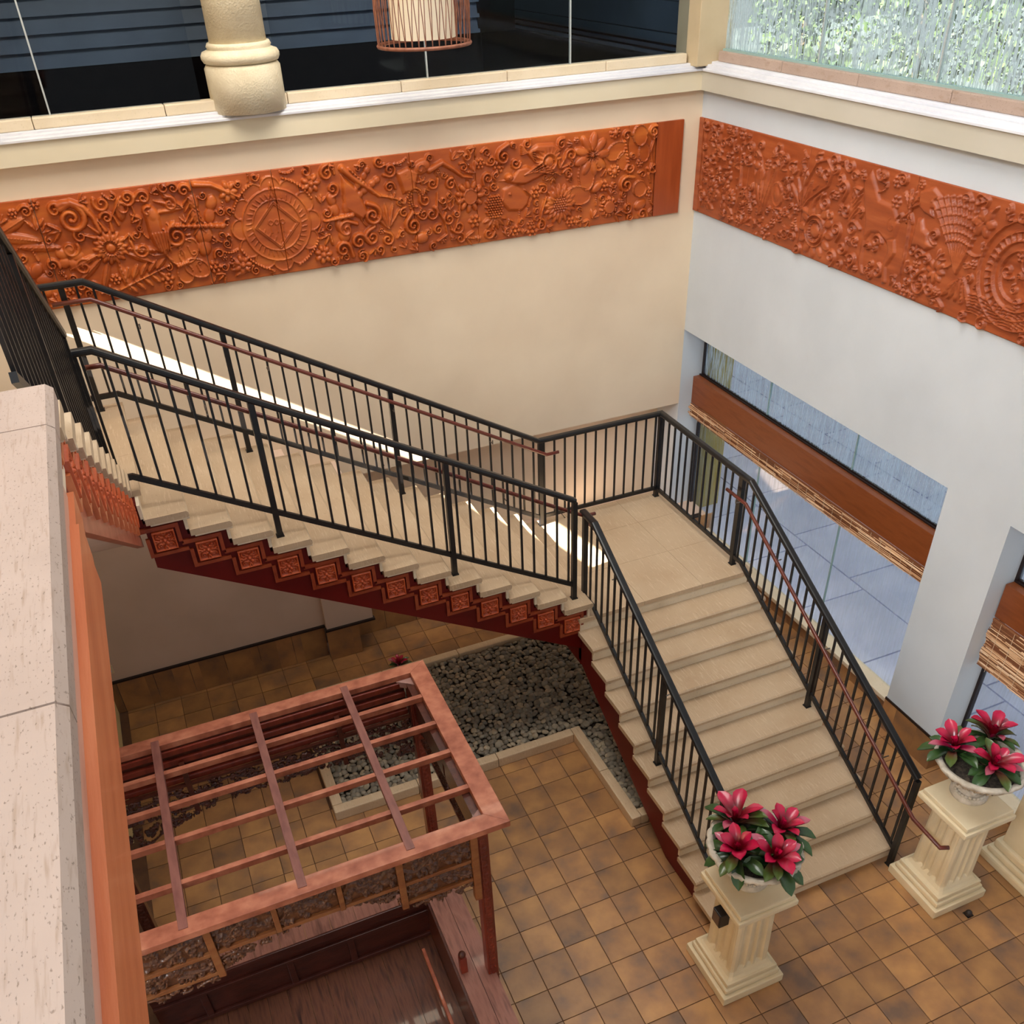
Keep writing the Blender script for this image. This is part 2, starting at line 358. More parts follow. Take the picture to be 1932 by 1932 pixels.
    def blob(s, pts, h, edge=.012, jag=0):
        P = np.array(pts); q = s.win(P[:,0].min(), P[:,0].max(), P[:,1].min(), P[:,1].max())
        if not q: return
        sl, X, Z = q; X = X+0*Z; Z = Z+0*X; ins = np.zeros(X.shape, bool); D = np.full(X.shape, 9.); n = len(P)
        for i in range(n):
            a, b = P[i], P[(i+1)%n]
            c = ((a[1] > Z) != (b[1] > Z)) & (X < (b[0]-a[0])*(Z-a[1])/((b[1]-a[1]) or 1e-9)+a[0]); ins ^= c
            dx, dz = b-a; t = np.clip(((X-a[0])*dx+(Z-a[1])*dz)/(dx*dx+dz*dz+1e-9), 0, 1); D = np.minimum(D, np.hypot(X-a[0]-t*dx, Z-a[1]-t*dz))
        s.mx(sl, np.where(ins, h*np.clip(D/edge, 0, 1)**.6, 0))
    def dragonfly(s, x0, z0, x1, z1, wl, sc=1):
        n = 9; pts = [(x0+(x1-x0)*i/n, z0+(z1-z0)*i/n) for i in range(n+1)]
        for i, p in enumerate(pts): s.ell(p[0], p[1], .034*sc, .026*sc*(.7+.5*i/n), math.atan2(z1-z0, x1-x0), .03)
        a = math.atan2(z1-z0, x1-x0); bx, bz = x0+(x1-x0)*.62, z0+(z1-z0)*.62
        for sgn in (1,-1):
            for k, d in enumerate((.22, -.12)):
                an = a+sgn*(PI/2+d*sgn*-1)
                for u in (.32, .72):
                    s.ell(bx+math.cos(an)*wl*u+(.05-k*.1)*math.cos(a), bz+math.sin(an)*wl*u+(.05-k*.1)*math.sin(a), wl*.26, .052*sc, an, .02)
    def fly(s, x, z, ang, L):
        for da, l, wd in ((.75,1,.38),(-.75,1,.38),(1.9,.75,.34),(-1.9,.75,.34)):
            a = ang+da; s.ell(x+math.cos(a)*L*.55*l, z+math.sin(a)*L*.55*l, L*.55*l, L*wd, a, .022, rim=.12)
        for i in range(6): s.ell(x-math.cos(ang)*L*.09*(i-2), z-math.sin(ang)*L*.09*(i-2), L*.07, L*.09, ang, .032)
        for sg in (1,-1):
            s.spiral(x+math.cos(ang+sg*.4)*L*.62, z+math.sin(ang+sg*.4)*L*.62, L*.12, 1.0, sg, ang+PI, .007, .004, .02, tail=L*.3)
    def fill(s, rng, n, smin=.045, smax=.1, zpad=.04):
        """small scrolls, leaves and buds wherever the ground is still bare"""
        x1 = s.X[-1]; z1 = s.Z[-1]
        for _ in range(n):
            x = rng.uniform(s.x0+.03, x1-.03); z = rng.uniform(s.z0+zpad, z1-zpad); r = rng.uniform(smin, smax)
            q = s.win(x-r, x+r, z-r, z+r)
            if not q or (s.H[q[0]] > .004).mean() > .22: continue
            a = rng.uniform(0, 2*PI); k = rng.random()
            if k < .5: s.spiral(x, z, r*.8, rng.uniform(1.1,1.6), rng.choice((-1,1)), a, r*.22, r*.1, .022, tail=r*.6)
            elif k < .75:
                for d in (-.7, 0, .7): s.leaf(x-math.cos(a)*r*.6, z-math.sin(a)*r*.6, r*1.5, r*.45, a+d)
            elif k < .9: s.petals(x, z, r*.9, 6, .018); s.ell(x, z, r*.28, r*.28, 0, .028)
            else: s.beads([(x+math.cos(a)*r*t, z+math.sin(a)*r*t+.3*r*t*t) for t in np.linspace(-.9,.9,7)], r*.16, .02)
    def mesh(s, name, m, fn, thick=.03, cut=None, xr=None):
        """fn(u,v,h)->xyz ; optional cut removes cells whose height is below it (openwork)"""
        i0, i1 = 0, s.nx
        if xr: i0 = max(0, int(round((xr[0]-s.x0)/s.res))); i1 = min(s.nx, int(round((xr[1]-s.x0)/s.res))+1)
        H = s.H[:, i0:i1]; X = s.X[i0:i1]; nx = i1-i0; nz = s.nz
        U, V = np.meshgrid(X, s.Z); co = fn(U.ravel(), V.ravel(), H.ravel())
        idx = np.arange(nx*nz).reshape(nz, nx)
        q = np.stack([idx[:-1,:-1], idx[:-1,1:], idx[1:,1:], idx[1:,:-1]], -1)
        if cut is not None: q = q[(H[:-1,:-1]+H[1:,1:])/2 > cut]
        q = q.reshape(-1, 4); nv = nx*nz; extra_v = []; extra_f = []
        if cut is None:
            bd = list(idx[0,:])+list(idx[1:,-1])+list(idx[-1,-2::-1])+list(idx[-2:0:-1,0]); bd = np.array(bd)
            ub, vb = U.ravel()[bd], V.ravel()[bd]; back = fn(ub, vb, np.full(len(bd), -thick)); nb = len(bd)
            co = np.vstack([co, back]); k = np.arange(nb); k2 = (k+1) % nb
            side = np.stack([bd[k2], bd[k], nv+k, nv+k2], -1); q = np.vstack([q, side])
        me = bpy.data.meshes.new(name); O = co.min(0); co = co-O
        me.vertices.add(len(co)); me.vertices.foreach_set('co', co.astype(np.float32).ravel())
        me.loops.add(len(q)*4); me.loops.foreach_set('vertex_index', q.astype(np.int32).ravel())
        me.polygons.add(len(q)); me.polygons.foreach_set('loop_start', (np.arange(len(q))*4).astype(np.int32)); me.polygons.foreach_set('loop_total', np.full(len(q), 4, np.int32))
        me.materials.append(m); me.update(calc_edges=True); me.validate()
        return me, tuple(O)

# ============================================================ THE SETTING
S_ = lambda name, mb, m, **k: tag(mb.build(name, m, **k), kind='structure')
# ---- floor: mortar bed, 300 single tiles, the rest of the tiles joined
floor = S_('floor', MB().box(-9.3, .35, -11.5, .6, -.12, -.008), grout)
T0x, T0y, TT = -3.888, -4.888, .315
def tilebox(mb, i, j):
    x, y = T0x+i*TT, T0y+j*TT; g = .0035
    mb.box(x+g, x+TT-g, y+g, y+TT-g, -.008, .0)
def cam_uv(x, y, z):
    d = Vector((x, y, z))-Mx.translation; ww = d.dot(fw)
    if ww < .2: return None
    return 966+1726.5*d.dot(r2)/ww, 966+216.1-1726.5*d.dot(u2)/ww, ww
cells = []
for i in range(-16, 13):
    for j in range(-18, 14):
        x, y = T0x+(i+.5)*TT, T0y+(j+.5)*TT
        if not (-8.1 < x < .2 and -10.6 < y < -.4): continue
        if -6.0 < x < -3.3 and -3.3 < y < -1.7: continue
        uv = cam_uv(x, y, 0); vis = 0
        if uv and 180 < uv[0] < 1960 and 900 < uv[1] < 1960: vis = 1
        if vis and -3.1 < x < -1.2 and -6.2 < y < -1.6: vis = 0      # beneath the flight
        cells.append((0 if vis else 1, uv[2] if uv else 99, i, j))
cells.sort()
tp = MB(); tilebox(tp, 0, 0); proto = None; rest = MB()
for k, (v, d, i, j) in enumerate(cells):
    if k < 300:
        x, y = T0x+(i+.5)*TT, T0y+(j+.5)*TT
        if proto is None:
            a = MB(); tilebox(a, i, j); proto = a.build('floor_tile', tile_m, floor, bevel=.0025)
        else: inst(proto, 'floor_tile', floor, (x, y, -.008))
    else: tilebox(rest, i, j)
tag(rest.build('floor_tiles', tile_m, floor, recalc=False), kind='stuff')

# ---- back wall: upper wall overhangs the recess
wb = MB(); wb.box(-9.3, 0, 0, .35, 2.045, 5.85)
wall_back = S_('wall_back', wb, plaster)
S_('wall_recess', MB().box(-4.85, .35, .55, .7, 0, 2.3).box(-9.3, .35, .35, .7, 2.045, 2.3), plaster)
lw = MB().box(-9.3, -5.45, -.72, .35, .45, 2.6).box(-5.45, -4.85, -.84, .35, .45, 2.3).box(-4.85, .35, -.50, .55, .0, .42)
S_('wall_lower', lw, plaster_low)
bb = MB()
for x0, x1, y0 in ((-9.3,-5.455,-.745),(-5.475,-4.83,-.865),(-4.83,.2,-.525)): bb.box(x0, x1, y0-.008, y0+.06, .452, .478)
base_cap = S_('trim_1', bb, black_m)
bs = empty('baseboard_back', (-5, -.8, 0), kind='structure')
x = -9.25
while x < .1:
    x1 = x+.42
    y0 = -.745 if x1 < -5.4 else (-.865 if x1 < -4.8 else -.525)
    MB().box(x+.003, x1-.003, y0, y0+.02, .004, .452).build('base_tile', tile_m, bs); x = x1
# outlet plate
oo = empty('wall_outlet', (-8.0, -.73, .60), 'small pale outlet plate on the wall below the long flight', 'outlet')
MB().box(-8.03, -7.96, -.735, -.722, .60, .71).build('cover_plate', cream, oo, bevel=.003)
MB().box(-8.01, -7.98, -.738, -.734, .625, .65).box(-8.01, -7.98, -.738, -.734, .665, .69).build('socket', white_trim, oo)

# ---- left wall with the high slot window that lets the sun in
def slit(y, top): return 5.77-.152*y-(0 if top else .20)
wl = MB()
wl.box(-9.34, -9.3, -7.0, -3.72, 0, 15).box(-9.34, -9.3, -.25, 34.0, 0, 15)  # height and run past the room added to hold back the sun
wl.prism([(-3.72,0),(-.25,0),(-.25,slit(-.25,0)),(-3.72,slit(-3.72,0))], -9.34, -9.3, lambda u,v,a: (a,u,v))
wl.prism([(-3.72,15),(-.25,15),(-.25,slit(-.25,1)),(-3.72,slit(-3.72,1))], -9.34, -9.3, lambda u,v,a: (a,u,v))
S_('sun_screen_west', MB().box(-16.2, -16, -60, -6.8, 0, 19), plaster)  # unseen screen added to keep sun off the room
S_('wall_left', wl, plaster)
S_('wall_partition', MB().box(-9.2, -8.08, -2.9, -.72, 0, 3.7), plaster_y)

# ---- right wall: upper wall, pier, knee walls
wr = MB().box(0, .35, -11.5, 0, 3.08, 5.85).box(0, .35, -5.46, -4.71, 0, 3.08)
wr.box(0, .35, 0, .55, 2.045, 3.08).box(.0, .35, -.0, .55, 0, 2.045)
S_('wall_right', wr, plaster_r)
S_('wall_knee', MB().box(.2, .35, -4.71, 0, 0, .16).box(.2, .35, -11.5, -5.46, 0, .16), tile_m)
S_('trim_2', MB().box(.165, .36, -4.71, 0, .16, .215).box(.165, .36, -11.5, -5.46, .16, .215), trav_edge, bevel=.006)
S_('trim_3', MB().box(-.012, .2, -5.472, -4.70, .40, .43).box(-.012, .36, -5.485, -5.46, .40, .43), black_m)
pt = MB().box(-.01, .2, -5.47, -4.70, 0, .40); S_('baseboard_right', pt, tile_m)

# ---- ledge mouldings at the upper floor
def ledge(axis):
    prof = [(0,5.83),(-.1,5.83),(-.1,6.045),(-.075,6.05),(-.075,6.075),(.06,6.075),(.06,6.2),(.35,6.2),(.35,5.83)]
    return prof
fb = MB().prism([(-.0,5.85),(-.10,5.85),(-.10,6.04),(0,6.04)], -9.3, -.1, lambda u,v,a: (a,u,v))
S_('trim_4', fb, fascia_m)
fr = MB().prism([(-.0,5.85),(-.10,5.85),(-.10,6.04),(0,6.04)], -11.5, -.0, lambda u,v,a: (u,a,v))
S_('trim_5', fr, mat('fascia_right_shaded', rgb(198,192,178), rgb(190,184,168), .7, scale=.8))  # same fascia paint, with the right side's greyer light in the colour
pa = [(-.125,6.041),(-.125,6.058),(-.118,6.064),(-.085,6.066),(-.085,6.08),(-.078,6.086),(-.03,6.088),(-.03,6.104),(-.024,6.11),(.2,6.11),(.2,6.041)]
S_('trim_6', MB().prism(pa, -9.3, .3, lambda u,v,a: (a,u,v)), white_trim)
pb_ = [(u, v+(.015 if u > -.08 else 0)) for u, v in pa]
S_('trim_7', MB().prism(pb_, -11.5, -.126, lambda u,v,a: (u,a,v)), white_trim)
cb = empty('trim_8', (-4, .1, 6.11), kind='structure')
for k in range(8):
    x0 = -9.3+k*1.15; x1 = min(x0+1.145, -.25)
    MB().box(x0, x1, .0, .14, 6.11, 6.205).build('kerb_stone', trav_edge, cb, bevel=.012)
for k in range(8):
    y1 = -.2-k*1.15; y0 = y1-1.145
    MB().box(.02, .16, y0, y1, 6.125, 6.225).build('kerb_stone', trav_ledge, cb, bevel=.012)
S_('wall_corner_pier', MB().box(-.22, .22, -.16, .3, 6.085, 7.6), mat('pier_paint', rgb(200,180,146), rgb(190,170,136), .8, scale=3), bevel=.01)
S_('ceiling', MB().box(-9.3, .35, .36, 3.4, 7.6, 7.8), slate)

# ---- upper dark glazing on the back wall, with the unlit room and built reflection bands behind it
g1 = empty('window_1', (-4, .07, 6.2), kind='structure')
xs = [-9.3, -6.84, -5.5, -4.76, -3.25, -1.65, -.22]
for a, b in zip(xs[:-1], xs[1:]):
    if a == -5.5: continue
    MB().box(a+.008, b-.008, .065, .075, 6.2, 7.6).build('glass_pane', glass_dk, g1)
    if b not in (-5.5, -.22): MB().box(b-.007, b+.007, .055, .085, 6.2, 7.6).build('mullion', gunmetal, g1)
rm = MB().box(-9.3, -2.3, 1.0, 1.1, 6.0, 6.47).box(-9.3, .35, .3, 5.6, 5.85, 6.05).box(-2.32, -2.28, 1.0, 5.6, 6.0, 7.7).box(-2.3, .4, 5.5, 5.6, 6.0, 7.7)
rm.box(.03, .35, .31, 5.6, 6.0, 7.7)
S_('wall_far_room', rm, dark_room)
sl = empty('reflection_bands', (-4, 1.1, 6.47), kind='structure')  # bands built as boards to stand in for reflections in the glass
for k in range(6):
    z = 6.47+k*.14
    MB().prism([(1.02-.03,z),(1.06,z+.005),(1.06,z+.14),(1.03,z+.145)], -9.3, -2.3, lambda u,v,a: (a,u,v)).build('reflection_band', slate, sl)
for z, hh in ((6.085,.035),(6.15,.035),(6.215,.10),(6.33,.30),(6.64,.30)):
    MB().box(-.01, .03, .32, 5.45, z, z+hh).build('reflection_band', slate, sl)

# ---- right windows, upper
g2 = empty('window_2', (.1, -4, 6.23), kind='structure')
ys = [-.22, -1.835, -3.40, -4.97, -6.54]
for a, b in zip(ys[:-1], ys[1:]):
    MB().box(.085, .095, b+.006, a-.006, 6.225, 7.7).build('glass_pane', glass_up, g2)
    MB().box(.07, .11, b-.006, b+.006, 6.225, 7.7).build('mullion', gunmetal, g2)
MB().box(.06, .12, -6.54, -.22, 6.222, 6.245).build('sill_channel', mat('channel_green', rgb(160,190,186), None, .4, .3), g2)
# ---- right windows, lower
def low_window(name, y0, y1, splits):
    g = empty(name, (.35, (y0+y1)/2, .2), kind='structure')
    e = [y0]+splits+[y1]
    for a, b in zip(e[:-1], e[1:]):
        MB().box(.33, .34, a+.006, b-.006, .2, 2.40).build('glass_pane', glass_lo, g)
        MB().box(.33, .34, a+.006, b-.006, 2.42, 3.2).build('glass_pane', glass_mid, g)
        if b != y1: MB().box(.322, .348, b-.005, b+.005, .2, 3.2).build('mullion', mat_gl, g)
    MB().box(.32, .35, y0, y1, 2.40, 2.43).build('transom', black_m, g)
    MB().box(.31, .36, y1-.03, y1, .2, 3.2).build('jamb', black_m, g)
    return g
mat_gl = mat('glass_edge', rgb(150,176,172), None, .3)
low_window('window_3', -4.71, -.03, [-3.12, -1.52])
low_window('window_4', -11.5, -5.46, [-7.1])
def beam(y0, y1, label):
    b = empty('window_beam', (.24, (y0+y1)/2, 2.02), label, 'beam')
    MB().box(.2, .312, y0, y1, 2.02, 2.40).build('fascia_board', beam_w, b, bevel=.004)
    MB().box(.295, .314, y0, y1, 2.40, 2.418).build('top_strip', black_m, b)
    return b
beam(-4.705, -.005, 'brown timber beam across the low window beside the landing')
beam(-11, -5.47, 'dark red timber beam in the window right of the pale pier')
def blind(y0, y1, z0, z1, label):
    b = empty('bamboo_blind', (.19, (y0+y1)/2, z0), label, 'blind')
    rng = random.Random(5); rd = MB(); L = y1-y0
    z = z0+.01; k = 0
    while z < z1-.004:
        yy = y0
        while yy < y1:
            l = rng.uniform(.15, .5); ye = min(y1, yy+l)
            fold = .014*math.sin((z-z0)/(z1-z0)*PI*5)
            sag = lambda y: -.012*math.sin((y-y0)/L*PI)
            x = .175+fold+rng.uniform(-.004,.004)
            rd.tube([(x, yy, z+sag(yy)+rng.uniform(-.002,.002)), (x, ye-.004, z+sag(ye)+rng.uniform(-.002,.002))], circ(rng.uniform(.0035,.0062), 5)); yy = ye
        z += rng.uniform(.010, .014); k += 1
    tag(rd.build('reeds', bamboo, b, recalc=False), kind='stuff')
    cd_ = MB(); y = y0+.12
    while y < y1:
        cd_.tube([(.158, y, z0-.005), (.158, y, z1)], circ(.0025, 4)); y += .16
    tag(cd_.build('cords', mat_cord, b, recalc=False), kind='stuff')
    MB().box(.185, .198, y0+.01, y1-.01, z0+.005, z1).build('backing_slat', mat('blind_back', rgb(120,70,40), None, .8), b)
mat_cord = mat('cord', rgb(214,190,160), None, .8)
blind(-4.70, -.01, 1.83, 2.02, 'gathered bamboo blind under the beam beside the landing')
blind(-11, -5.475, 1.44, 2.02, 'woven bamboo blind right of the pale pier, lower and longer')

# ---- outside: paving, lawn, trees, post
pv = empty('pavement', (3, -4, -.05), kind='structure')
pr_ = None; rng = random.Random(3)
for i in range(0, 6):
    for j in range(-9, 5):
        x0 = .36+i*1.25; y0 = j*1.25+.3*(i%2)
        o = MB().box(x0+.012, x0+1.238, y0+.012, y0+1.238, -.05, -.02).build('paving_slab', paver_m, pv)
S_('terrain', MB().box(.36, 13, -40, 40, -.3, -.055), paver_m)
S_('terrain_far', MB().box(13, 90, -60, 60, -.3, -.055), mat('far_ground', (.060,.072,.080,1), (.085,.098,.10,1), .9, scale=.3))
olp = MB().box(.75, 1.1, .35, .75, -.02, 4.6).build('olive_post', olive); tag(olp, 'olive green square post standing outside the low window', 'post')
def tree(x, y, h, r, seed, label):
    t = empty('tree', (x, y, -.05), label, 'tree', None)
    rg = np.random.default_rng(seed)
    MB().tube([(x,y,-.1),(x+.1,y,h*.35),(x-.05,y+.1,h*.7)], circ(.12,8)).build('trunk', barkm, t, smooth=True)
    n = 3600; d = rg.normal(size=(n,3)); d /= np.linalg.norm(d,axis=1)[:,None]; rad = r*(rg.random(n)**.35)
    lob = 1+.25*np.sin(d[:,0]*5+seed)*np.cos(d[:,2]*4+seed*2)
    P = np.array([x,y,h*.62])+d*rad[:,None]*lob[:,None]*np.array([1,1,h*.5/r])
    a = rg.normal(size=(n,3)); a /= np.linalg.norm(a,axis=1)[:,None]; b = np.cross(a, rg.normal(size=(n,3))); b /= np.linalg.norm(b,axis=1)[:,None]
    s_ = rg.uniform(.08,.17,n)[:,None]
    vs = np.stack([P-a*s_, P+b*s_*.5, P+a*s_, P-b*s_*.5], 1).reshape(-1,3)
    mb = MB(); mb.v = [tuple(v) for v in vs]; mb.f = [(4*i,4*i+1,4*i+2,4*i+3) for i in range(n)]
    tag(mb.build('foliage', leafg, t, recalc=False), kind='stuff')
for k, (x, y, h, r, lab) in enumerate([(18,11.5,9.0,2.2,'leafy tree behind the streaked upper glass at the right edge'),(19,17.0,8.4,2.2,'leafy tree behind the middle of the streaked upper glass'),
        (19,23.0,8.2,2.2,'leafy tree behind the streaked upper glass, farthest toward the corner pier'),(9,10.0,4.6,1.6,'small bright leafy tree nearest the streaked upper glass')]):
    tree(x, y, h, r, k+1, lab)

# ============================================================ STAIRCASE
R_ = .17
def carved_square_mesh(m):
    r = Relief(-.085, .085, -.085, .085, .005)
    r.petals(0, 0, .05, 6, .016); r.ell(0, 0, .016, .016, 0, .024); rg = random.Random(4)
    for a in range(4):
        an = a*PI/2+PI/4; r.spiral(.056*math.cos(an), .056*math.sin(an), .022, 1.2, 1 if a % 2 else -1, an, .007, .004, .018)
        an = a*PI/2; r.leaf(.045*math.cos(an), .045*math.sin(an), .036, .02, an+.4, .015); r.leaf(.045*math.cos(an), .045*math.sin(an), .036, .02, an-.4, .015)
    for t in (-.081, .081):
        r.stroke([(t,-.085),(t,.085)], .007, .007, .02, True); r.stroke([(-.085,t),(.085,t)], .007, .007, .02, True)
    return r
SQ = carved_square_mesh(None)
def flight(name, label, T, n, g, z0, width, ornate, side=None, mould=None):
    side = side or stringer_m; mould = mould or frame_w
    """T(s,w,z)->world; s runs up the flight from the first nosing, w across from the outer side"""
    root = empty(name, T(0, width/2, z0), label, 'staircase')
    pm = None
    for i in range(1, n+1):
        s0 = (i-1)*g; z = z0+i*R_
        # tread with rounded nosing
        prof = [(s0+.012,z-.055),(s0+.0,z-.043),(s0+.0,z-.014),(s0+.014,z),(s0+g+.03,z),(s0+g+.03,z-.055)]
        MB().prism(prof, 0, width, lambda u,v,a: T(u,a,v)).build('tread', trav_tread, root)
        MB().prism([(s0+.03,z-R_),(s0+.055,z-R_),(s0+.055,z-.05),(s0+.03,z-.05)], .02, width-.02, lambda u,v,a: T(u,a,v)).build('riser', trav_edge, root)
        MB().prism([(s0+.002,z-.075),(s0+g+.0,z-.075),(s0+g+.0,z-.052),(s0+.002,z-.052)], .012, .05, lambda u,v,a: T(u,a,v)).build('tread_return', trav_edge, root)
    s0 = n*g; z = z0+(n+1)*R_
    MB().prism([(s0+.03,z-R_),(s0+.055,z-R_),(s0+.055,z-.05),(s0+.03,z-.05)], .02, width-.02, lambda u,v,a: T(u,a,v)).build('riser', trav_edge, root)
    def sawtooth(off=0.0):
        top = []
        for i in range(1, n+1):
            s0 = (i-1)*g+.05; z = z0+i*R_-.06
            top += [(s0, z-R_ if i > 1 else z0-.06), (s0, z)]
        top.append((n*g+.05, z0+n*R_-.06)); return top
    top = sawtooth(); drop = .62
    sl = R_/g
    def low(s): return z0+R_+s*sl-drop-R_*.25
    endS = n*g+.05
    bottom = [(endS, max(low(endS), 0.004))]
    if low(top[0][0]) < .004:
        sc = (.004-(z0+R_-drop-R_*.25))/sl; bottom += [(sc, .004)]
        bottom += [(top[0][0], .004)]; top = top[1:]
    else: bottom += [(top[0][0], low(top[0][0]))]
    poly = top+bottom
    for nm, a, b in (('stringer', .05, .10), ('stringer', width-.10, width-.05)):
        MB().prism(poly, a, b, lambda u,v,a_: T(u,a_,v)).build(nm, side, root)
    # soffit between the stringers
    sof = [(s, v+.12) for s, v in bottom[::-1]]
    if len(bottom) == 2:
        (sa, va), (sb, vb) = bottom
        MB().prism([(sa,va+.05),(sb,vb+.05),(sb,vb+.09),(sa,va+.09)], .10, width-.10, lambda u,v,a_: T(u,a_,v)).build('soffit', plaster_low, root)
    else:
        (sa, va), (sb, vb), _ = bottom
        MB().prism([(sa,va+.05),(sb,vb+.02),(sb,vb+.06),(sa,va+.09)], .10, width-.10, lambda u,v,a_: T(u,a_,v)).build('soffit', plaster_low, root)
    if ornate:
        for i in range(1, n+1):
            s0 = (i-1)*g; z = z0+i*R_
            fr_ = MB(); t_ = .030
            def bar(sa, sb, za, zb, d=.022): fr_.prism([(sa,za),(sb,za),(sb,zb),(sa,zb)], .05-d, .055, lambda u,v,a_: T(u,a_,v))
            bar(s0+.10, s0+g+.10, z-.095-t_, z-.095)             # upper moulding under the tread
            bar(s0+.10, s0+.10+t_, z-.095-R_-.001, z-.095-t_, .0235)            # down behind the riser
            bar(s0+.112, s0+g+.112, z-.095-t_-.012, z-.095-t_, .012)
            bar(s0+g*.235, s0+g*1.235, z-.36, z-.36+t_)              # lower moulding
            bar(s0+g*1.235-t_, s0+g*1.235, z-.36+t_, z-.36+R_-.001, .0235)
            fr_.build('panel_frame', mould, root)
            c = (s0+.10+t_+.012+.085+.003, z-.095-t_-.012-.09)
            if z-.36 < low(s0)+.0: continue
            if ornate == 1:
                f = lambda u,v,h: np.array([T(c[0]-a_, .046-.4*b_*1.0, c[1]+d_) for a_, d_, b_ in zip(u, v, h)])
            O = T(c[0], .046, c[1])
            if pm is None:
                f = lambda u,v,h: np.array([T(c[0]+a_, .046-1.5*b_, c[1]+d_) for a_, d_, b_ in zip(u, v, h)])
                me, Oc = SQ.mesh('carved_panel', carve_w, f, thick=.0)
                pm = (me, Vector(Oc)-Vector(O))
            put('carved_panel', pm[0], root, Vector(O)+pm[1])
    return root
T1 = lambda s, w, z: (-3.055-s, -3.449+w, z)
T2 = lambda s, w, z: (-3.216+w, -6.242+s, z)
T0 = lambda s, w, z: (-6.98-w, -3.283-s, z)
flight('stair_flight', 'long travertine flight along the back wall with carved squares on its red side', T1, 13, .298, 1.7, 1.98, 2)
flight('stair_flight', 'lower flight of travertine steps descending from the landing to the tiled floor', T2, 9, .31, 0, 2.10, 0)
flight('stair_flight', 'steep-looking top flight of steps beside the stone ledge at the left edge', T0, 11, .279, 4.08, 2.0, 2, stringer_pale, fascia_w)
def landing(label, x0, x1, y0, y1, z, xs, ys, fasc):
    root = empty('stair_landing', ((x0+x1)/2, (y0+y1)/2, z-.3), label, 'landing')
    for a, b in zip(xs[:-1], xs[1:]):
        for c, d in zip(ys[:-1], ys[1:]):
            MB().box(a+.0015, b-.0015, c+.0015, d-.0015, z-.05, z).build('landing_tile', trav_tread, root)
    MB().box(x0+.05, x1-.05, y0+.05, y1-.05, z-.30, z-.052).build('slab', stringer_m, root)
    for bx in fasc: MB().box(*bx).build('fascia_board', stringer_m, root)
    return root
landing('square stone landing at the corner where the two lower flights meet', -3.216, -1.10, -3.452, -1.46, 1.7,
        [-3.216, -2.45, -1.74, -1.10], [-3.452, -2.72, -2.03, -1.46], [(-3.17,-3.12,-3.40,-1.5,1.05,1.64), (-3.17,-1.15,-3.40,-3.35,1.1,1.64), (-1.17,-1.12,-3.4,-1.5,1.25,1.64)])
landing('upper stone landing at the left end of the long flight', -9.0, -6.93, -3.449, -1.46, 4.08,
        [-9.0, -8.3, -7.6, -6.93], [-3.27, -2.6, -1.46], [(-9,-6.99,-3.32,-3.28,3.75,4.02)])
# column carrying the upper landing, hidden in the shade
# ---- railings
TOPS = rrect(.072, .050, .017)
def rail(label, nodes, posts, handrail=None, hr_side=1, brackets=(), htop=1.075, hbot=.085, skip=()):
    """nodes: (x,y,zref); posts: list of (x,y,zbase)"""
    root = empty('railing', nodes[0], label, 'railing')
    P = [Vector(n) for n in nodes]
    MB().tube([p+Vector((0,0,htop)) for p in P], TOPS).build('top_rail', iron, root, smooth=False)
    MB().tube([p+Vector((0,0,hbot)) for p in P], rect(.03, .044)).build('bottom_rail', iron, root)
    px = [Vector((x,y,0)) for x, y, z in posts]
    for x, y, z in posts:
        # top height from the rail line
        zt = zline(P, x, y)+htop-.02
        MB().box(x-.024, x+.024, y-.024, y+.024, z, zt).build('post', iron, root)
        MB().box(x-.032, x+.032, y-.032, y+.032, z, z+.012).build('post_foot', iron, root)
    for a, b in zip(P[:-1], P[1:]):
        d = b-a; L = math.hypot(d.x, d.y)
        if L < .05: continue
        n = max(1, int(round(L/.127)))
        for k in range(n):
            t = (k+.5)/n; q = a+d*t
            if any((Vector((q.x,q.y,0))-p).length < .045 for p in px): continue
            MB().box(q.x-.0095, q.x+.0095, q.y-.0095, q.y+.0095, q.z+hbot, q.z+htop-.015).build('baluster', iron, root, recalc=False)
    if handrail:
        h = MB().tube(handrail, circ(.019, 10)).build('handrail', hand_w, root, smooth=True)
        for (x, y, z, dx, dy) in brackets:
            MB().tube([(x,y,z-.015),(x,y,z-.055),(x+dx,y+dy,z-.06)], circ(.007, 6)).build('bracket', metal_m, h)
    return root
def zline(P, x, y):
    best = (9e9, 0)
    for a, b in zip(P[:-1], P[1:]):
        d = b-a; L2 = d.x*d.x+d.y*d.y
        if L2 < 1e-6: continue
        t = max(0, min(1, ((x-a.x)*d.x+(y-a.y)*d.y)/L2)); q = a+d*t; e = (q.x-x)**2+(q.y-y)**2
        if e < best[0]: best = (e, q.z)
    return best[1]
nz1 = lambda x: 1.87+(-3.055-x)*R_/.298
nz2 = lambda y: 1.7+(y+3.452)*R_/.31
nz0 = lambda y: 4.25+(-3.283-y)*R_/.279
YN, YF, XN, XR = -3.28, -1.57, -3.05, -1.24
def steps(x): return 1.7+R_*(math.floor((-3.055-x)/.298)+1)
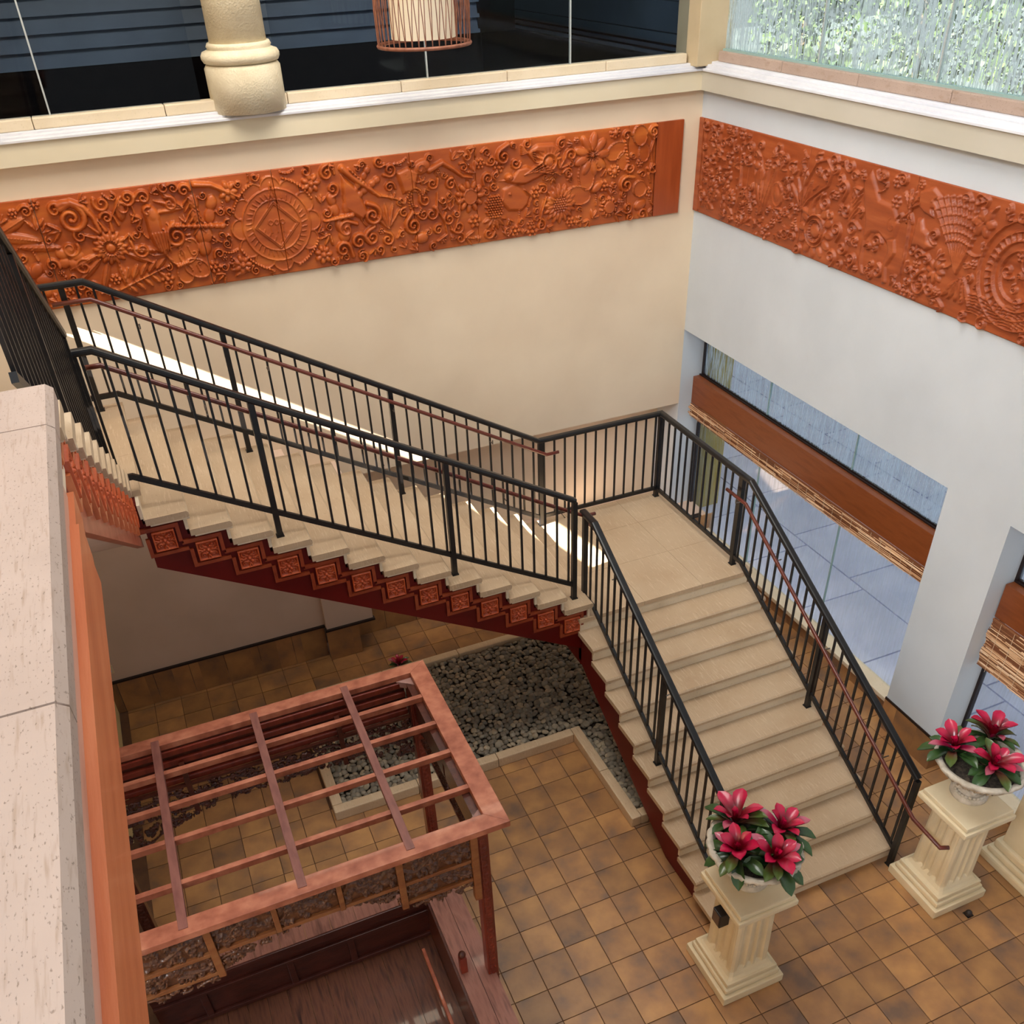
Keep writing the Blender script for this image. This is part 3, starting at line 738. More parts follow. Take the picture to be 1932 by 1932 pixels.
# long flight, near side
rail('black railing on the near side of the long upper flight', [(-7.12,YN,4.12),(-6.95,YN,4.12),(-3.20,YN,nz1(-3.20))],
     [(-3.20,YN,1.87),(-4.46,YN,steps(-4.46)),(-5.97,YN,steps(-5.97)),(-7.08,YN,4.08)],
     [(-7.05,YN+.085,5.05),(-6.93,YN+.085,5.05),(-3.05,YN+.085,nz1(-3.05)+.90),(-2.93,YN+.085,nz1(-3.05)+.90)],
     brackets=[(x,YN+.085,nz1(x)+.91,0,-.08) for x in (-6.3,-5.0,-3.9,-3.3)])
rail('black railing between the long flight and the back wall, continuing round the corner landing', [(-7.45,YF,4.12),(-6.94,YF,4.12),(-2.82,YF,1.73),(XR,YF,1.73),(XR,-3.40,1.73),(XR+.02,-6.30,nz2(-6.30))],
     [(-7.12,YF,4.08),(-5.93,YF,steps(-5.93)),(-4.45,YF,steps(-4.45)),(-2.80,YF,1.7),(XR,YF,1.7),(XR+.005,-3.25,1.7),(XR+.01,-4.80,.85),(XR+.02,-6.30,0)],
     [(-7.22,YF-.085,5.07),(-6.92,YF-.085,5.07),(-2.76,YF-.085,2.66),(-2.61,YF-.085,2.66)],
     brackets=[(x,YF-.085,nz1(x)+.93,0,.08) for x in (-6.6,-5.6,-4.45,-3.4)])
rail('black railing on the near side of the lower flight', [(XN,-3.16,1.73),(XN,-3.42,1.73),(XN,-6.22,nz2(-6.22))],
     [(XN,-3.22,1.7),(XN,-4.86,.85),(XN,-6.20,.17)],
     [(XN+.085,-3.10,2.62),(XN+.085,-3.42,2.62),(XN+.085,-6.25,nz2(-6.25)+.92),(XN+.085,-6.5,nz2(-6.25)+.90)],
     brackets=[(XN+.085,y,nz2(y)+.93,-.08,0) for y in (-3.8,-4.9,-5.9)])
# separate wooden handrail on the wall side of the lower flight
hr = empty('handrail', (-1.33,-5,.8), 'reddish wooden handrail on the far side of the lower flight, ending near a pedestal', 'handrail')
MB().tube([(-1.33,-3.12,2.60),(-1.33,-3.47,2.60),(-1.33,-6.46,.90),(-1.33,-6.80,.88),(-1.26,-6.83,.88)], circ(.019,10)).build('rail_bar', hand_w, hr, smooth=True)
for y, z in ((-3.3,2.58),(-4.05,nz2(-4.05)+.93),(-4.95,nz2(-4.95)+.93),(-5.95,nz2(-5.95)+.93)):
    MB().tube([(-1.33,y,z-.01),(-1.33,y,z-.055),(-1.25,y,z-.06)], circ(.007,6)).build('bracket', metal_m, hr)
# top flight
rail('black railing of the top flight, seen almost end on at the left edge', [(-7.10,-3.36,4.28),(-7.10,-6.20,nz0(-6.20))],
     [(-7.10,-3.36,4.25),(-7.10,-4.85,5.10)], [(-7.19,-3.4,5.15),(-7.19,-6.20,nz0(-6.20)+.9)])

# ---- upper floor edge: stone ledge and timber fascia, left foreground
led = empty('stone_ledge', (-7.3,-8.6,6.0), 'speckled travertine ledge of the upper floor in the left foreground', 'ledge')
for y1, y0 in ((-6.351,-6.748),(-6.752,-8.348),(-8.352,-9.9),(-9.904,-11.4)):
    MB().prism([(-7.9,6.03),(-6.972,6.03),(-6.960,6.045),(-6.960,6.10),(-6.985,6.12),(-7.9,6.12)], y0+.002, y1-.002, lambda u,v,a: (u,a,v)).build('ledge_slab', trav_ledge, led)
S_('floor_upper', MB().box(-9.3,-7.02,-11.5,-6.40,5.78,6.03), plaster)
fa = empty('timber_fascia', (-7,-8.6,5.6), 'orange brown timber fascia under the stone ledge at the left', 'fascia')
MB().box(-7.03,-6.985,-11.4,-6.9,5.90,6.025).build('upper_board', fascia_p, fa)
MB().prism([(-7.12,5.66),(-7.12,5.905),(-11.4,5.905),(-11.4,5.66),(-7.20,5.66)], -7.02,-6.955, lambda u,v,a: (a,u,v)).build('lower_board', fascia_w, fa)
MB().prism([(-7.12,5.90),(-6.86,5.90),(-6.90,5.80),(-6.98,5.78),(-7.0,5.70),(-7.12,5.66)], -7.0,-6.965, lambda u,v,a: (a,u,v)).build('end_bracket', fascia_w, fa)

# ============================================================ CARVED FRIEZES
rng = random.Random(11)
FZ0, FZ1 = 4.566, 5.565
A = Relief(-8.2, -.60, FZ0, FZ1, .0068)
def bird(r, x, z, sc, d=1):
    r.blob([(x+d*a*sc, z+b*sc) for a, b in ((.0,.0),(.10,.12),(.26,.14),(.42,.06),(.60,.10),(.80,.16),(.62,.02),(.42,-.06),(.22,-.12),(.04,-.10),(-.10,-.04),(-.20,-.03))], .026, .03)
    for k in range(7): r.stroke([(x+d*(.2+.03*k)*sc, z+(.02+.006*k)*sc),(x+d*(.5+.05*k)*sc, z+(.16-.035*k)*sc)], .010*sc, .006*sc, .036)
    r.ell(x-d*.03*sc, z+.01*sc, .07*sc, .055*sc, 0, .034); r.ell(x-d*.05*sc, z+.02*sc, .01, .01, 0, .044)
# far left edge, beyond and behind the railing
A.sunflower(-7.75, 5.05, .22); A.petals(-7.45, 4.85, .2, 7, .02, .2); A.leaf(-7.6, 5.3, .3, .1, .4)
A.leaf(-7.25, 5.2, .42, .10, 2.9); A.leaf(-7.1, 5.12, .36, .08, 3.0); A.petals(-7.05, 5.02, .13, 5, .02, .1); A.spiral(-6.95, 4.92, .08, 1.4, 1, 1, .018, .008)
# sunflower with scrolling leaves
A.sunflower(-6.66, 5.06, .165, 14); A.ring(-6.66, 5.06, .075, 22, .007, .036)
A.spiral(-6.93, 5.36, .14, 1.6, -1, 1.8, .034, .014, .028, tail=.05); A.spiral(-6.63, 5.46, .075, 1.3, 1, 2.6, .02, .009)
A.stroke([(-7.0,5.46),(-6.9,5.5),(-6.8,5.45),(-6.74,5.35),(-6.71,5.22)], .036, .02, .028)
A.spiral(-7.05, 5.45, .07, 1.3, 1, 0, .02, .008); A.spiral(-6.62, 5.33, .06, 1.3, -1, 3, .018, .008)
A.beads([(-6.76+.006*k, 5.42-.028*k) for k in range(7)], .011, .026)
for a in (1.2, 1.6, 2.0, 2.4): A.stroke([(-6.66+.16*math.cos(a), 5.06+.16*math.sin(a)), (-6.66+.27*math.cos(a+.15), 5.06+.27*math.sin(a+.15))], .022, .004, .022)
A.leaf(-6.49, 5.28, .20, .10, 1.5); A.circle(-6.45, 5.40, .045, .008, .024); A.stroke([(-6.53,5.25),(-6.56,5.35),(-6.50,5.43),(-6.45,5.49)], .012, .005, .022); A.stroke([(-6.40,5.28),(-6.36,5.34),(-6.37,5.41)], .012, .006, .022)
for a, l in ((-.2,.28),(-.5,.24),(-2.0,.26),(-2.5,.30),(-2.8,.3),(-1.4,.3)): A.leaf(-6.66+.15*math.cos(a), 5.06+.15*math.sin(a), l, .07, a)
A.spiral(-6.38, 5.00, .07, 1.4, 1, 3.3, .018, .007, tail=.1); A.spiral(-7.02, 5.1, .08, 1.4, -1, .4, .02, .008); A.spiral(-6.9, 5.2, .06, 1.3, 1, 2, .016, .007)
# parrot hanging among leaves
A.ell(-6.21, 5.30, .07, .09, .3, .032); A.spiral(-6.24, 5.34, .05, .9, 1, 1, .02, .01, .036)
A.blob([(-6.28,5.32),(-6.14,5.30),(-6.14,5.15),(-6.10,5.02),(-6.16,4.90),(-6.24,4.96),(-6.28,5.12)], .028, .03)
for k in range(6): A.stroke([(-6.25+.03*k, 5.14),(-6.22+.02*k, 4.98-.02*(k%3))], .012, .006, .038)
A.spiral(-6.03, 5.08, .10, 1.5, 1, 2.2, .026, .01, .028, tail=.06)
for k in range(9): A.stroke([(-6.03+.10*math.cos(k*.5-.5), 5.08+.10*math.sin(k*.5-.5)), (-6.03+.14*math.cos(k*.5-.5), 5.08+.14*math.sin(k*.5-.5))], .012, .006, .022)
for k in range(6):
    A.leaf(-5.84+.01*k, 5.42-.055*k, .11, .03, -.9); A.leaf(-5.84+.01*k, 5.42-.055*k, .11, .03, -2.3)
A.spiral(-6.02, 5.38, .07, 1.4, -1, 2, .02, .008); A.spiral(-5.86, 5.48, .06, 1.4, 1, 0, .018, .008)
for a in (2.4,2.8,3.2): A.leaf(-5.9, 5.33, .28, .05, a)
A.stroke([(-5.75,5.52),(-5.6,5.5),(-5.45,5.42),(-5.35,5.36)], .03, .012, .026)
# dragonfly, butterflies, sprig
A.dragonfly(-6.05, 5.18, -5.57, 5.12, .30); A.fly(-6.02, 4.82, .25, .24)
A.stroke([(-6.12,4.86),(-6.18,4.93),(-6.28,4.93),(-6.33,4.96)], .008, .005, .02); A.stroke([(-6.02,4.90),(-6.03,4.99),(-6.0,5.03)], .008, .005, .02)
for k in range(5): A.leaf(-6.62+.08*k, 4.72+.02*k, .15, .06, 1.1-.1*k); A.leaf(-6.6+.08*k, 4.70+.02*k, .12, .05, -.9)
A.stroke([(-6.68,4.66),(-6.3,4.78),(-6.16,4.82)], .009, .005, .02)
A.dragonfly(-4.52, 5.03, -4.24, 5.05, .26, .9)
# medallion
cx, cz = -5.03, 5.055
for k in range(12):
    a = 2*PI*k/12; A.ell(cx+.355*math.cos(a), cz+.355*math.sin(a), .105, .105, 0, .014, rim=.14)
A.disc(cx, cz, .36, .013); A.circle(cx, cz, .345, .007, .020); A.circle(cx, cz, .245, .007, .022)
for rr in (.225, .205): A.stroke([(cx,cz+rr),(cx+rr,cz),(cx,cz-rr),(cx-rr,cz),(cx,cz+rr)], .006, .006, .022)
A.stroke([(cx,cz+.40),(cx-.03,cz+.27),(cx-.06,cz+.18)], .008, .006, .024); A.stroke([(cx,cz+.40),(cx+.03,cz+.27),(cx+.06,cz+.18)], .008, .006, .024)
for dx in (-.06,.0,.06):
    A.circle(cx+dx, cz+.03, .022, .005, .020); A.stroke([(cx+dx,cz+.01),(cx+dx,cz-.07)], .006, .006, .020)
for k in range(-3,4): A.stroke([(cx+k*.05,cz-.19+abs(k)*.04),(cx+k*.05+.02,cz-.15+abs(k)*.04)], .006, .006, .02)
for k in range(36):
    a = 2*PI*k/36; A.stroke([(cx+.26*math.cos(a),cz+.26*math.sin(a)),(cx+.31*math.cos(a+.05),cz+.31*math.sin(a+.05))], .008, .004, .021)
for s_ in (.5, 2.0, 3.6, 5.1):
    A.beads([(cx+.445*math.cos(s_+t), cz+.445*math.sin(s_+t)) for t in np.linspace(0,.75,12)], .014, .024)
for x, z in ((-5.45,5.42),(-4.62,5.40),(-5.45,4.72),(-4.6,4.70)):
    A.petals(x, z, .10, 7, .024, .2); A.ell(x, z, .03, .03, 0, .034)
for a in range(4): A.leaf(-5.42+.02*a, 4.64+.02*a, .2, .06, 2.2+.45*a)
A.beads([(-5.55,4.72+.03*k) for k in range(4)], .012, .02)
# figures, spirals and birds between medallion and paisley
A.stroke([(-4.28,5.50),(-4.18,5.40),(-4.02,5.28),(-3.92,5.20)], .035, .02, .03); A.blob([(-4.30,5.45),(-4.15,5.30),(-4.05,5.05),(-4.13,4.98),(-4.32,5.12)], .022, .03)
A.stroke([(-3.92,5.20),(-3.80,5.17),(-3.72,5.14)], .014, .008, .022)
A.dragonfly(-4.2, 5.48, -3.98, 5.24, .16, .7)
A.spiral(-4.02, 5.02, .10, 1.6, -1, 1.2, .026, .011, .028, tail=.08); A.spiral(-4.05, 4.80, .08, 1.5, 1, 2, .022, .009, tail=.08)
for x, z, a in ((-4.32,4.92,1.2),(-4.2,4.78,.6),(-4.38,4.72,.2)): A.spiral(x, z, .08, 1.4, 1, a, .022, .009, .026, tail=.1)
for k in range(5): A.leaf(-3.86, 4.86, .26, .04, .9+.35*k)
A.blob([(-3.72,5.40),(-3.58,5.44),(-3.46,5.38),(-3.52,5.20),(-3.66,5.18)], .022, .03)
A.ell(-3.43, 5.42, .10, .07, .3, .03); A.spiral(-3.45, 5.41, .05, 1.1, 1, 0, .012, .006, .038); A.beads([(-3.62+.02*k, 5.38-.028*k+.002*k*k) for k in range(10)], .011, .026)
A.stroke([(-3.35,5.38),(-3.2,5.44),(-3.08,5.36),(-2.98,5.28),(-2.88,5.26)], .034, .012, .03); A.spiral(-3.12, 5.22, .06, 1.3, 1, 1.2, .02, .009)
A.beads([(-3.53+.09*math.cos(t)*(1.0 if t < 3 else .8), 5.10+.13*math.sin(t)) for t in np.linspace(.2,5.6,26)], .011, .024)
A.beads([(-3.53+.05*math.cos(t), 5.12+.08*math.sin(t)) for t in np.linspace(.2,5.0,14)], .009, .022)
A.spiral(-3.58, 4.86, .09, 1.6, 1, 2.4, .024, .01, .028, tail=.1); A.ell(-3.50, 4.72, .08, .06, 0, .028); A.beads([(-3.6+.02*k,4.69) for k in range(9)], .01, .02)
A.stroke([(-3.28,5.15),(-3.30,5.0),(-3.22,4.85),(-3.2,4.72),(-3.32,4.66)], .012, .008, .022); A.spiral(-3.36, 4.95, .07, 1.4, -1, 1, .018, .008); A.spiral(-3.30, 4.78, .055, 1.4, 1, 1, .016, .007)
A.stroke([(-3.08,5.25),(-3.02,5.10),(-3.05,4.90),(-3.12,4.74)], .012, .008, .022)
# round flower, pine cone, bird, face
A.petals(-2.91, 5.07, .17, 11, .022, .4); A.disc(-2.91, 5.07, .085, .026); A.bowl(-2.91, 5.07, .07, .02)
for i in range(9):
    for j in range(-4,5):
        x = -2.63+(j+.5*(i%2))*.030; z = 4.83+i*.026
        if ((x+2.63)/.105)**2+((z-4.93)/.135)**2 < 1: A.ell(x, z, .015, .014, 0, .03)
for k in range(6): A.leaf(-2.63, 4.83, .15, .05, 3.5+.5*k)
bird(A, -2.42, 5.20, .75)
A.blob([(-2.52,5.10),(-2.38,5.15),(-2.26,5.06),(-2.18,4.99),(-2.22,4.90),(-2.30,4.84),(-2.46,4.86),(-2.55,4.96)], .014, .03)
A.ell(-2.44, 5.04, .02, .012, 0, .030); A.stroke([(-2.26,5.06),(-2.18,4.99),(-2.22,4.88)], .007, .007, .032)
A.spiral(-2.5, 5.42, .08, 1.4, 1, 2, .022, .01, .028, tail=.1); A.spiral(-2.36, 5.34, .06, 1.4, -1, 0, .018, .008)
for k in range(5): A.stroke([(-2.28,5.42+.02*k),(-2.12,5.44-.03*k)], .014, .006, .024)
for a in range(9):
    an = .2+a*.36; A.stroke([(-1.96+.09*math.cos(an), 5.31+.09*math.sin(an)), (-1.96+.15*math.cos(an), 5.31+.15*math.sin(an))], .03, .008, .022)
A.circle(-1.96, 5.31, .085, .012, .026); A.ell(-1.96, 5.31, .06, .06, 0, .026)
A.blob([(-2.22,5.44),(-2.1,5.50),(-1.9,5.49),(-1.78,5.42),(-1.86,5.36),(-2.05,5.40)], .020, .03)
A.sunflower(-1.83, 4.86, .215, 16, cross=True)
for z in (4.70,4.78,4.86): A.spiral(-2.12, z+.04, .035, 1.2, 1, 1, .012, .006)
A.stroke([(-2.10,4.62),(-2.06,4.80),(-2.0,4.96)], .01, .01, .024)
# lily, butterflies, small round flowers
A.petals(-1.43, 5.32, .23, 9, .024, .16); 
for k in range(12): A.stroke([(-1.43,5.32),(-1.43+.08*math.cos(k*.52), 5.32+.08*math.sin(k*.52))], .005, .004, .03)
A.ell(-1.50, 5.12, .10, .16, .1, .022, rim=.08); A.ell(-1.60, 4.92, .16, .10, -.2, .022, rim=.08); A.ell(-1.36, 4.98, .08, .05, .6, .026)
A.ell(-1.13, 5.33, .13, .085, .5, .022, rim=.08); A.ell(-1.03, 5.22, .08, .10, .2, .022, rim=.08)
for k in range(8): A.ell(-1.02+.008*k, 5.42-.035*k, .018, .018, 0, .03)
A.petals(-1.14, 5.52, .07, 8, .022, .4); A.ell(-1.14, 5.52, .035, .035, 0, .03)
A.petals(-1.14, 5.12, .075, 9, .022, .4); A.ell(-1.14, 5.12, .038, .038, 0, .03)
A.ell(-.82, 5.46, .09, .11, .2, .022, rim=.07); A.ell(-.76, 5.28, .07, .10, 0, .02, rim=.08)
A.petals(-1.20, 4.75, .12, 13, .022, .5); A.disc(-1.20, 4.75, .075, .028); A.ring(-1.2, 4.75, .088, 22, .007, .03)
A.spiral(-.98, 4.96, .09, 1.5, 1, 1.4, .022, .009, .026, tail=.08); A.spiral(-.95, 5.14, .06, 1.4, -1, 0, .018, .008); A.spiral(-1.34, 5.20, .06, 1.4, 1, 2, .018, .008)
A.ell(-.80, 4.90, .09, .09, 0, .022, rim=.1); A.ell(-.78, 4.72, .08, .06, .4, .02)
A.stroke([(-.66,5.52),(-.64,5.40),(-.68,5.28),(-.65,5.16),(-.69,5.04),(-.66,4.95)], .010, .008, .02)
A.fill(rng, 2600, .035, .085)
fr1 = empty('carved_frieze', (-4.2, -.02, FZ0), 'long orange brown carved wooden frieze with sunflower and medallion on the back wall', 'frieze')
fA = lambda u,v,h: np.stack([u, -.028-np.where(np.asarray(h) > 0, 1.9, 1)*np.asarray(h), v], -1)
cuts = [-8.2, -7.22, -5.78, -4.99, -3.55, -2.82, -.95, -.60]
for a, b in zip(cuts[:-1], cuts[1:]):
    me, O = A.mesh('carved_panel', frieze_m, fA, thick=.026, xr=(a+.0, b-.0068)); o = put('carved_panel', me, fr1, O)
    me.polygons.foreach_set('use_smooth', [True]*len(me.polygons))
MB().box(-.596, -.25, -.034, -.002, FZ0, FZ1).build('plain_panel', mat('frieze_plain', rgb(150,66,28), rgb(168,78,36), .38, scale=1.5, stretch=(8,1,1)), fr1, bevel=.003)

B = Relief(.11, 5.2, FZ0, FZ1, .0075)
hb_ = .016
B.sunflower(.41, 4.86, .13, 12); B.stroke([(.14,4.6),(.15,5.0),(.17,5.5)], .008, .006, .018)
for k in range(6): B.leaf(.2+.05*k, 4.64+.01*(k%3), .12, .05, .6+.4*k, hb_)
B.stroke([(.9,4.72),(.95,5.0),(.92,5.3),(.97,5.42),(1.06,5.46),(1.12,5.38)], .014, .01, .02)
for k in range(8): B.ell(.72+.03*math.sin(k*1.7), 5.30-.05*k, .03, .022, k, .02)
for k in range(5): B.spiral(.42+.13*k, 5.40-.03*(k%2), .05, 1.3, 1 if k%2 else -1, k, .013, .006, .018, tail=.06)
for k in range(9): B.leaf(.55+.06*(k%3), 5.28-.07*k, .10, .035, 2.6+.3*k, hb_)
B.ell(1.28, 5.16, .10, .07, .8, .02); B.ell(1.22, 5.26, .05, .04, 0, .02); B.sunflower(.78, 4.85, .10, 10)
for d in (-.35,-.12,.12,.35): B.leaf(1.38, 4.80, .55, .06, PI/2+d*1.1+.05, hb_)
for k in range(26): B.ell(1.42+rng.gauss(0,.09), 4.68+rng.gauss(0,.05), .02, .02, 0, .018)
B.ell(1.62, 5.05, .09, .12, .3, .018, rim=.12); B.ell(1.62, 5.05, .05, .08, .3, .02)
B.stroke([(2.05,4.98),(2.02,5.15),(2.1,5.30),(2.2,5.46),(2.34,5.5),(2.44,5.42),(2.40,5.28),(2.28,5.2),(2.14,5.1),(2.05,4.98)], .012, .012, .020)
B.spiral(2.36, 5.38, .08, 1.6, -1, 1.2, .012, .006, .02)
for d in (0,.4,.8,-.4): B.leaf(2.05, 5.0, .30, .05, 1.6+d, hb_)
B.stroke([(2.1,5.0),(2.2,4.98),(2.24,5.12),(2.34,5.2)], .03, .015, .02); B.spiral(2.40, 5.12, .08, 1.5, 1, 2, .016, .008, .02)
B.petals(2.31, 4.84, .27, 12, .018, .55); B.circle(2.31, 4.84, .15, .009, .022); B.circle(2.31, 4.84, .11, .009, .024); B.ell(2.31, 4.84, .07, .07, 0, .022); B.ring(2.31,4.84,.09,18,.008,.024)
for x, z, s_ in ((2.62,5.3,1),(2.72,5.12,-1),(2.62,4.92,1),(2.74,4.78,-1),(2.6,4.66,1),(2.84,4.98,1)): B.spiral(x, z, .07, 1.5, s_, x*7, .015, .007, .02, tail=.08)
for k in range(5): B.stroke([(2.78,5.0+.05*k),(2.86+.01*k,5.12+.06*k)], .02, .004, .016)
# deer: low, broad relief
B.blob([(2.96,5.52),(3.06,5.40),(3.14,5.30),(3.34,5.28),(3.44,5.16),(3.42,5.02),(3.32,4.96),(3.20,5.02),(3.10,5.00),(3.04,4.92),(3.06,4.70),(3.12,4.62),(3.06,4.60),(3.0,4.70),(2.99,4.92),(3.0,5.08),(2.94,5.22),(2.88,5.40)], .016, .03)
B.blob([(3.30,5.00),(3.42,5.02),(3.46,4.90),(3.38,4.76),(3.42,4.62),(3.36,4.60),(3.32,4.76),(3.36,4.90)], .014, .02)
B.spiral(3.36, 5.12, .07, .9, 1, 2, .008, .006, .022)
for a in (.5,.9,1.3,1.8,2.2): B.leaf(3.52, 5.30, .16, .03, a, hb_)
B.stroke([(3.56,4.62),(3.58,4.9),(3.55,5.2),(3.50,5.45)], .013, .010, .02)
# jagged leaves, shrub, fan tail
B.blob([(3.6,5.46),(3.75,5.52),(3.86,5.46),(3.80,5.42),(3.88,5.36),(3.78,5.35),(3.82,5.28),(3.7,5.30),(3.62,5.34)], .018, .02)
B.blob([(3.63,5.24),(3.70,5.26),(3.74,5.18),(3.80,5.16),(3.82,5.10),(3.90,5.06),(3.80,5.0),(3.72,5.02),(3.62,5.0)], .018, .03)
for k in range(6): B.spiral(3.66+.09*(k%3), 4.98-.10*(k//3)-.02*k, .045, 1.3, 1 if k%2 else -1, k, .013, .006, .02, tail=.05)
for k in range(9):
    a = math.radians(70+k*6.5); pts = [(4.20+.0*k+math.cos(a)*t*.62-.10*t*t, 4.92+math.sin(a)*t*.58) for t in np.linspace(0,1,7)]
    B.stroke(pts, .010, .014, .020)
    for t in np.linspace(.45,1,6): B.ell(4.20+math.cos(a)*t*.62-.10*t*t, 4.92+math.sin(a)*t*.58, .016, .022, a, .024)
B.petals(4.36, 5.36, .12, 6, .02, .1); B.stroke([(4.45,5.5),(4.36,5.36),(4.30,5.25)], .01, .006, .02); B.spiral(4.12, 5.50, .05, 1.2, 1, 0, .012, .006)
B.petals(3.97, 4.88, .11, 8, .018, .1); B.spiral(3.83, 4.72, .09, 1.6, 1, 2.4, .018, .008, .02, tail=.1); B.spiral(3.95, 4.72, .06, 1.5, -1, .4, .016, .007, .02)
for k in range(5): B.leaf(4.1+.08*k, 4.70, .22, .06, .9+.3*k, hb_)
for rr in (.20,.27,.34,.42): B.circle(4.84, 5.06, rr, .009, .020)
for k in range(18): a = 1.6+k*.18; B.stroke([(4.84+.27*math.cos(a),5.06+.27*math.sin(a)),(4.84+.34*math.cos(a),5.06+.34*math.sin(a))], .008, .008, .02)
for k in range(7): B.stroke([(4.4+.08*j, 4.66+.024*k+.012*math.sin(j*1.4)) for j in range(11)], .006, .006, .016)
B.fill(rng, 900, .035, .075)
B.H *= .9
fr2 = empty('carved_frieze', (-.02, -2.6, FZ0), 'reddish carved wooden frieze with a deer on the right hand wall', 'frieze')
fB = lambda u,v,h: np.stack([-.026-np.where(np.asarray(h) > 0, 1.8, 1)*np.asarray(h), -u, v], -1)
for a, b in zip([.11,1.06,2.05,3.55,5.2][:-1], [1.06,2.05,3.55,5.2]):
    me, O = B.mesh('carved_panel', frieze_r, fB, thick=.024, xr=(a, b-.0075)); put('carved_panel', me, fr2, O)
    me.polygons.foreach_set('use_smooth', [True]*len(me.polygons))
MB().box(-.032, -.002, -.106, -.012, FZ0, FZ1).build('plain_panel', frieze_r, fr2, bevel=.003)

# ============================================================ PEBBLE BED
pb = empty('pebble_bed', (-4.6, -2.5, 0), 'grey river pebble bed with a pale stone kerb under the staircase', 'pebble bed')
def kerb(x0, x1, y0, y1):
    L = max(x1-x0, y1-y0); n = max(1, int(round(L/.95)))
    for k in range(n):
        if x1-x0 > y1-y0: a, b = x0+(x1-x0)*k/n, x0+(x1-x0)*(k+1)/n; MB().box(a+.002, b-.002, y0, y1, 0, .13).build('kerb_stone', kerb_m, pb, bevel=.014)
        else: a, b = y0+(y1-y0)*k/n, y0+(y1-y0)*(k+1)/n; MB().box(x0, x1, a+.002, b-.002, 0, .13).build('kerb_stone', kerb_m, pb, bevel=.014)
kerb(-6.07, -3.29, -3.50, -3.39); kerb(-6.07, -5.96, -3.39, -1.50); kerb(-5.96, -3.0, -1.60, -1.49)
kerb(-3.29, -3.18, -4.86, -3.39); kerb(-3.18, -3.09, -4.86, -4.75)
MB().box(-5.96, -1.2, -3.39, -1.60, .0, .03).box(-3.18, -1.2, -4.75, -3.39, 0, .03).build('gravel_base', soil_m, pb)
rngp = np.random.default_rng(7)
def pebble_mesh(k):
    b = bmesh.new(); bmesh.ops.create_icosphere(b, subdivisions=2, radius=1)
    s_ = rngp.uniform(.8, 1.2, 3)*np.array([1, .8, .52])
    for v in b.verts: v.co = Vector([v.co[i]*s_[i]*(1+.05*math.sin(3*v.co[(i+1)%3]+k)) for i in range(3)])
    me = bpy.data.meshes.new('pebble'); b.to_mesh(me); b.free(); me.polygons.foreach_set('use_smooth', [True]*len(me.polygons)); me.materials.append(pebble_ms[k % 4]); return me
pms = [pebble_mesh(k) for k in range(8)]
pts = []
def scatter(x0, x1, y0, y1, step):
    x = x0
    while x < x1:
        y = y0
        while y < y1:
            pts.append((x+rngp.uniform(-.014,.014), y+rngp.uniform(-.014,.014))); y += step
        x += step*.88
scatter(-5.93, -2.0, -3.36, -1.63, .064); scatter(-3.15, -2.5, -4.72, -3.40, .058)
pts = sorted(pts, key=lambda p: -(cam_uv(p[0], p[1], .08)[1]) + (500 if not (-6 < p[0] < -3.0) else 0))
restp = [MB() for _ in range(4)]; cnt = 0
for i, (x, y) in enumerate(pts):
    k = int(rngp.integers(0, 8)); sc = rngp.uniform(.033, .050); rz = rngp.uniform(0, 6.28); rx, ry = rngp.normal(0, .35, 2); z = .062+rngp.uniform(-.012, .022)
    if cnt < 300 and x > -5.9:
        o = bpy.data.objects.new('pebble', pms[k]); COL.objects.link(o); o.parent = pb; o.location = Vector((x, y, z))-W[pb]; o.rotation_euler = (rx, ry, rz); o.scale = (sc*1.05,)*3; cnt += 1
    else:
        me = pms[4+k % 4]; E_ = Matrix.LocRotScale(Vector((x,y,z)), __import__('mathutils').Euler((rx,ry,rz)), Vector((sc,sc,sc)))
        restp[k % 4].add([E_ @ v.co for v in me.vertices], [tuple(p.vertices) for p in me.polygons])
for k in range(4):
    tag(restp[k].build('pebbles', pebble_ms[k], pb, recalc=False, smooth=True), kind='stuff')

# ============================================================ CANOPY BED
bed = empty('canopy_bed', (-6.6, -5.3, 0), 'antique red wooden canopy bed frame with open lattice top and carved valances', 'canopy bed')
X0, X1, Y0, Y1, ZT = -8.09, -5.14, -6.27, -4.36, 2.55
zb = 2.495
def plank(name, pts2, m, z0_=zb, z1_=ZT): return MB().prism(pts2, z0_, z1_, lambda u,v,a: (u,v,a)).build(name, m, bed, bevel=.004)
wF, wS = .135, .15
plank('frame_board', [(X0,Y0),(X1,Y0),(X1-wS,Y0+wF),(X0+wS,Y0+wF)], bed_top)
plank('frame_board', [(X0,Y1),(X1,Y1),(X1-wS,Y1-wF*.85),(X0+wS,Y1-wF*.85)], bed_top)
plank('frame_board', [(X1,Y0),(X1,Y1),(X1-wS,Y1-wF*.85),(X1-wS,Y0+wF)], bed_top)
plank('frame_board', [(X0,Y0),(X0,Y1),(X0+wS,Y1-wF*.85),(X0+wS,Y0+wF)], bed_top)
for cx_, cy_, sx, sy in ((X1-wS,Y0+wF,-1,1),(X1-wS,Y1-wF*.85,-1,-1)):
    plank('corner_block', [(cx_,cy_),(cx_+sx*.13,cy_),(cx_,cy_+sy*.10)], mat('block_wood', rgb(170,130,120), rgb(150,110,100), .5, scale=6), ZT-.11, ZT-.05)
for x in (-5.844, -6.582, -7.34): MB().box(x-.030, x+.030, Y0+.05, Y1-.05, ZT-.045, ZT+.006).build('cross_batten', mat('batten_wood', rgb(140,88,76), rgb(120,70,62), .5, scale=4, stretch=(6,1.5,6)) if x > -5.9 else bpy.data.materials['batten_wood'], bed, bevel=.003)
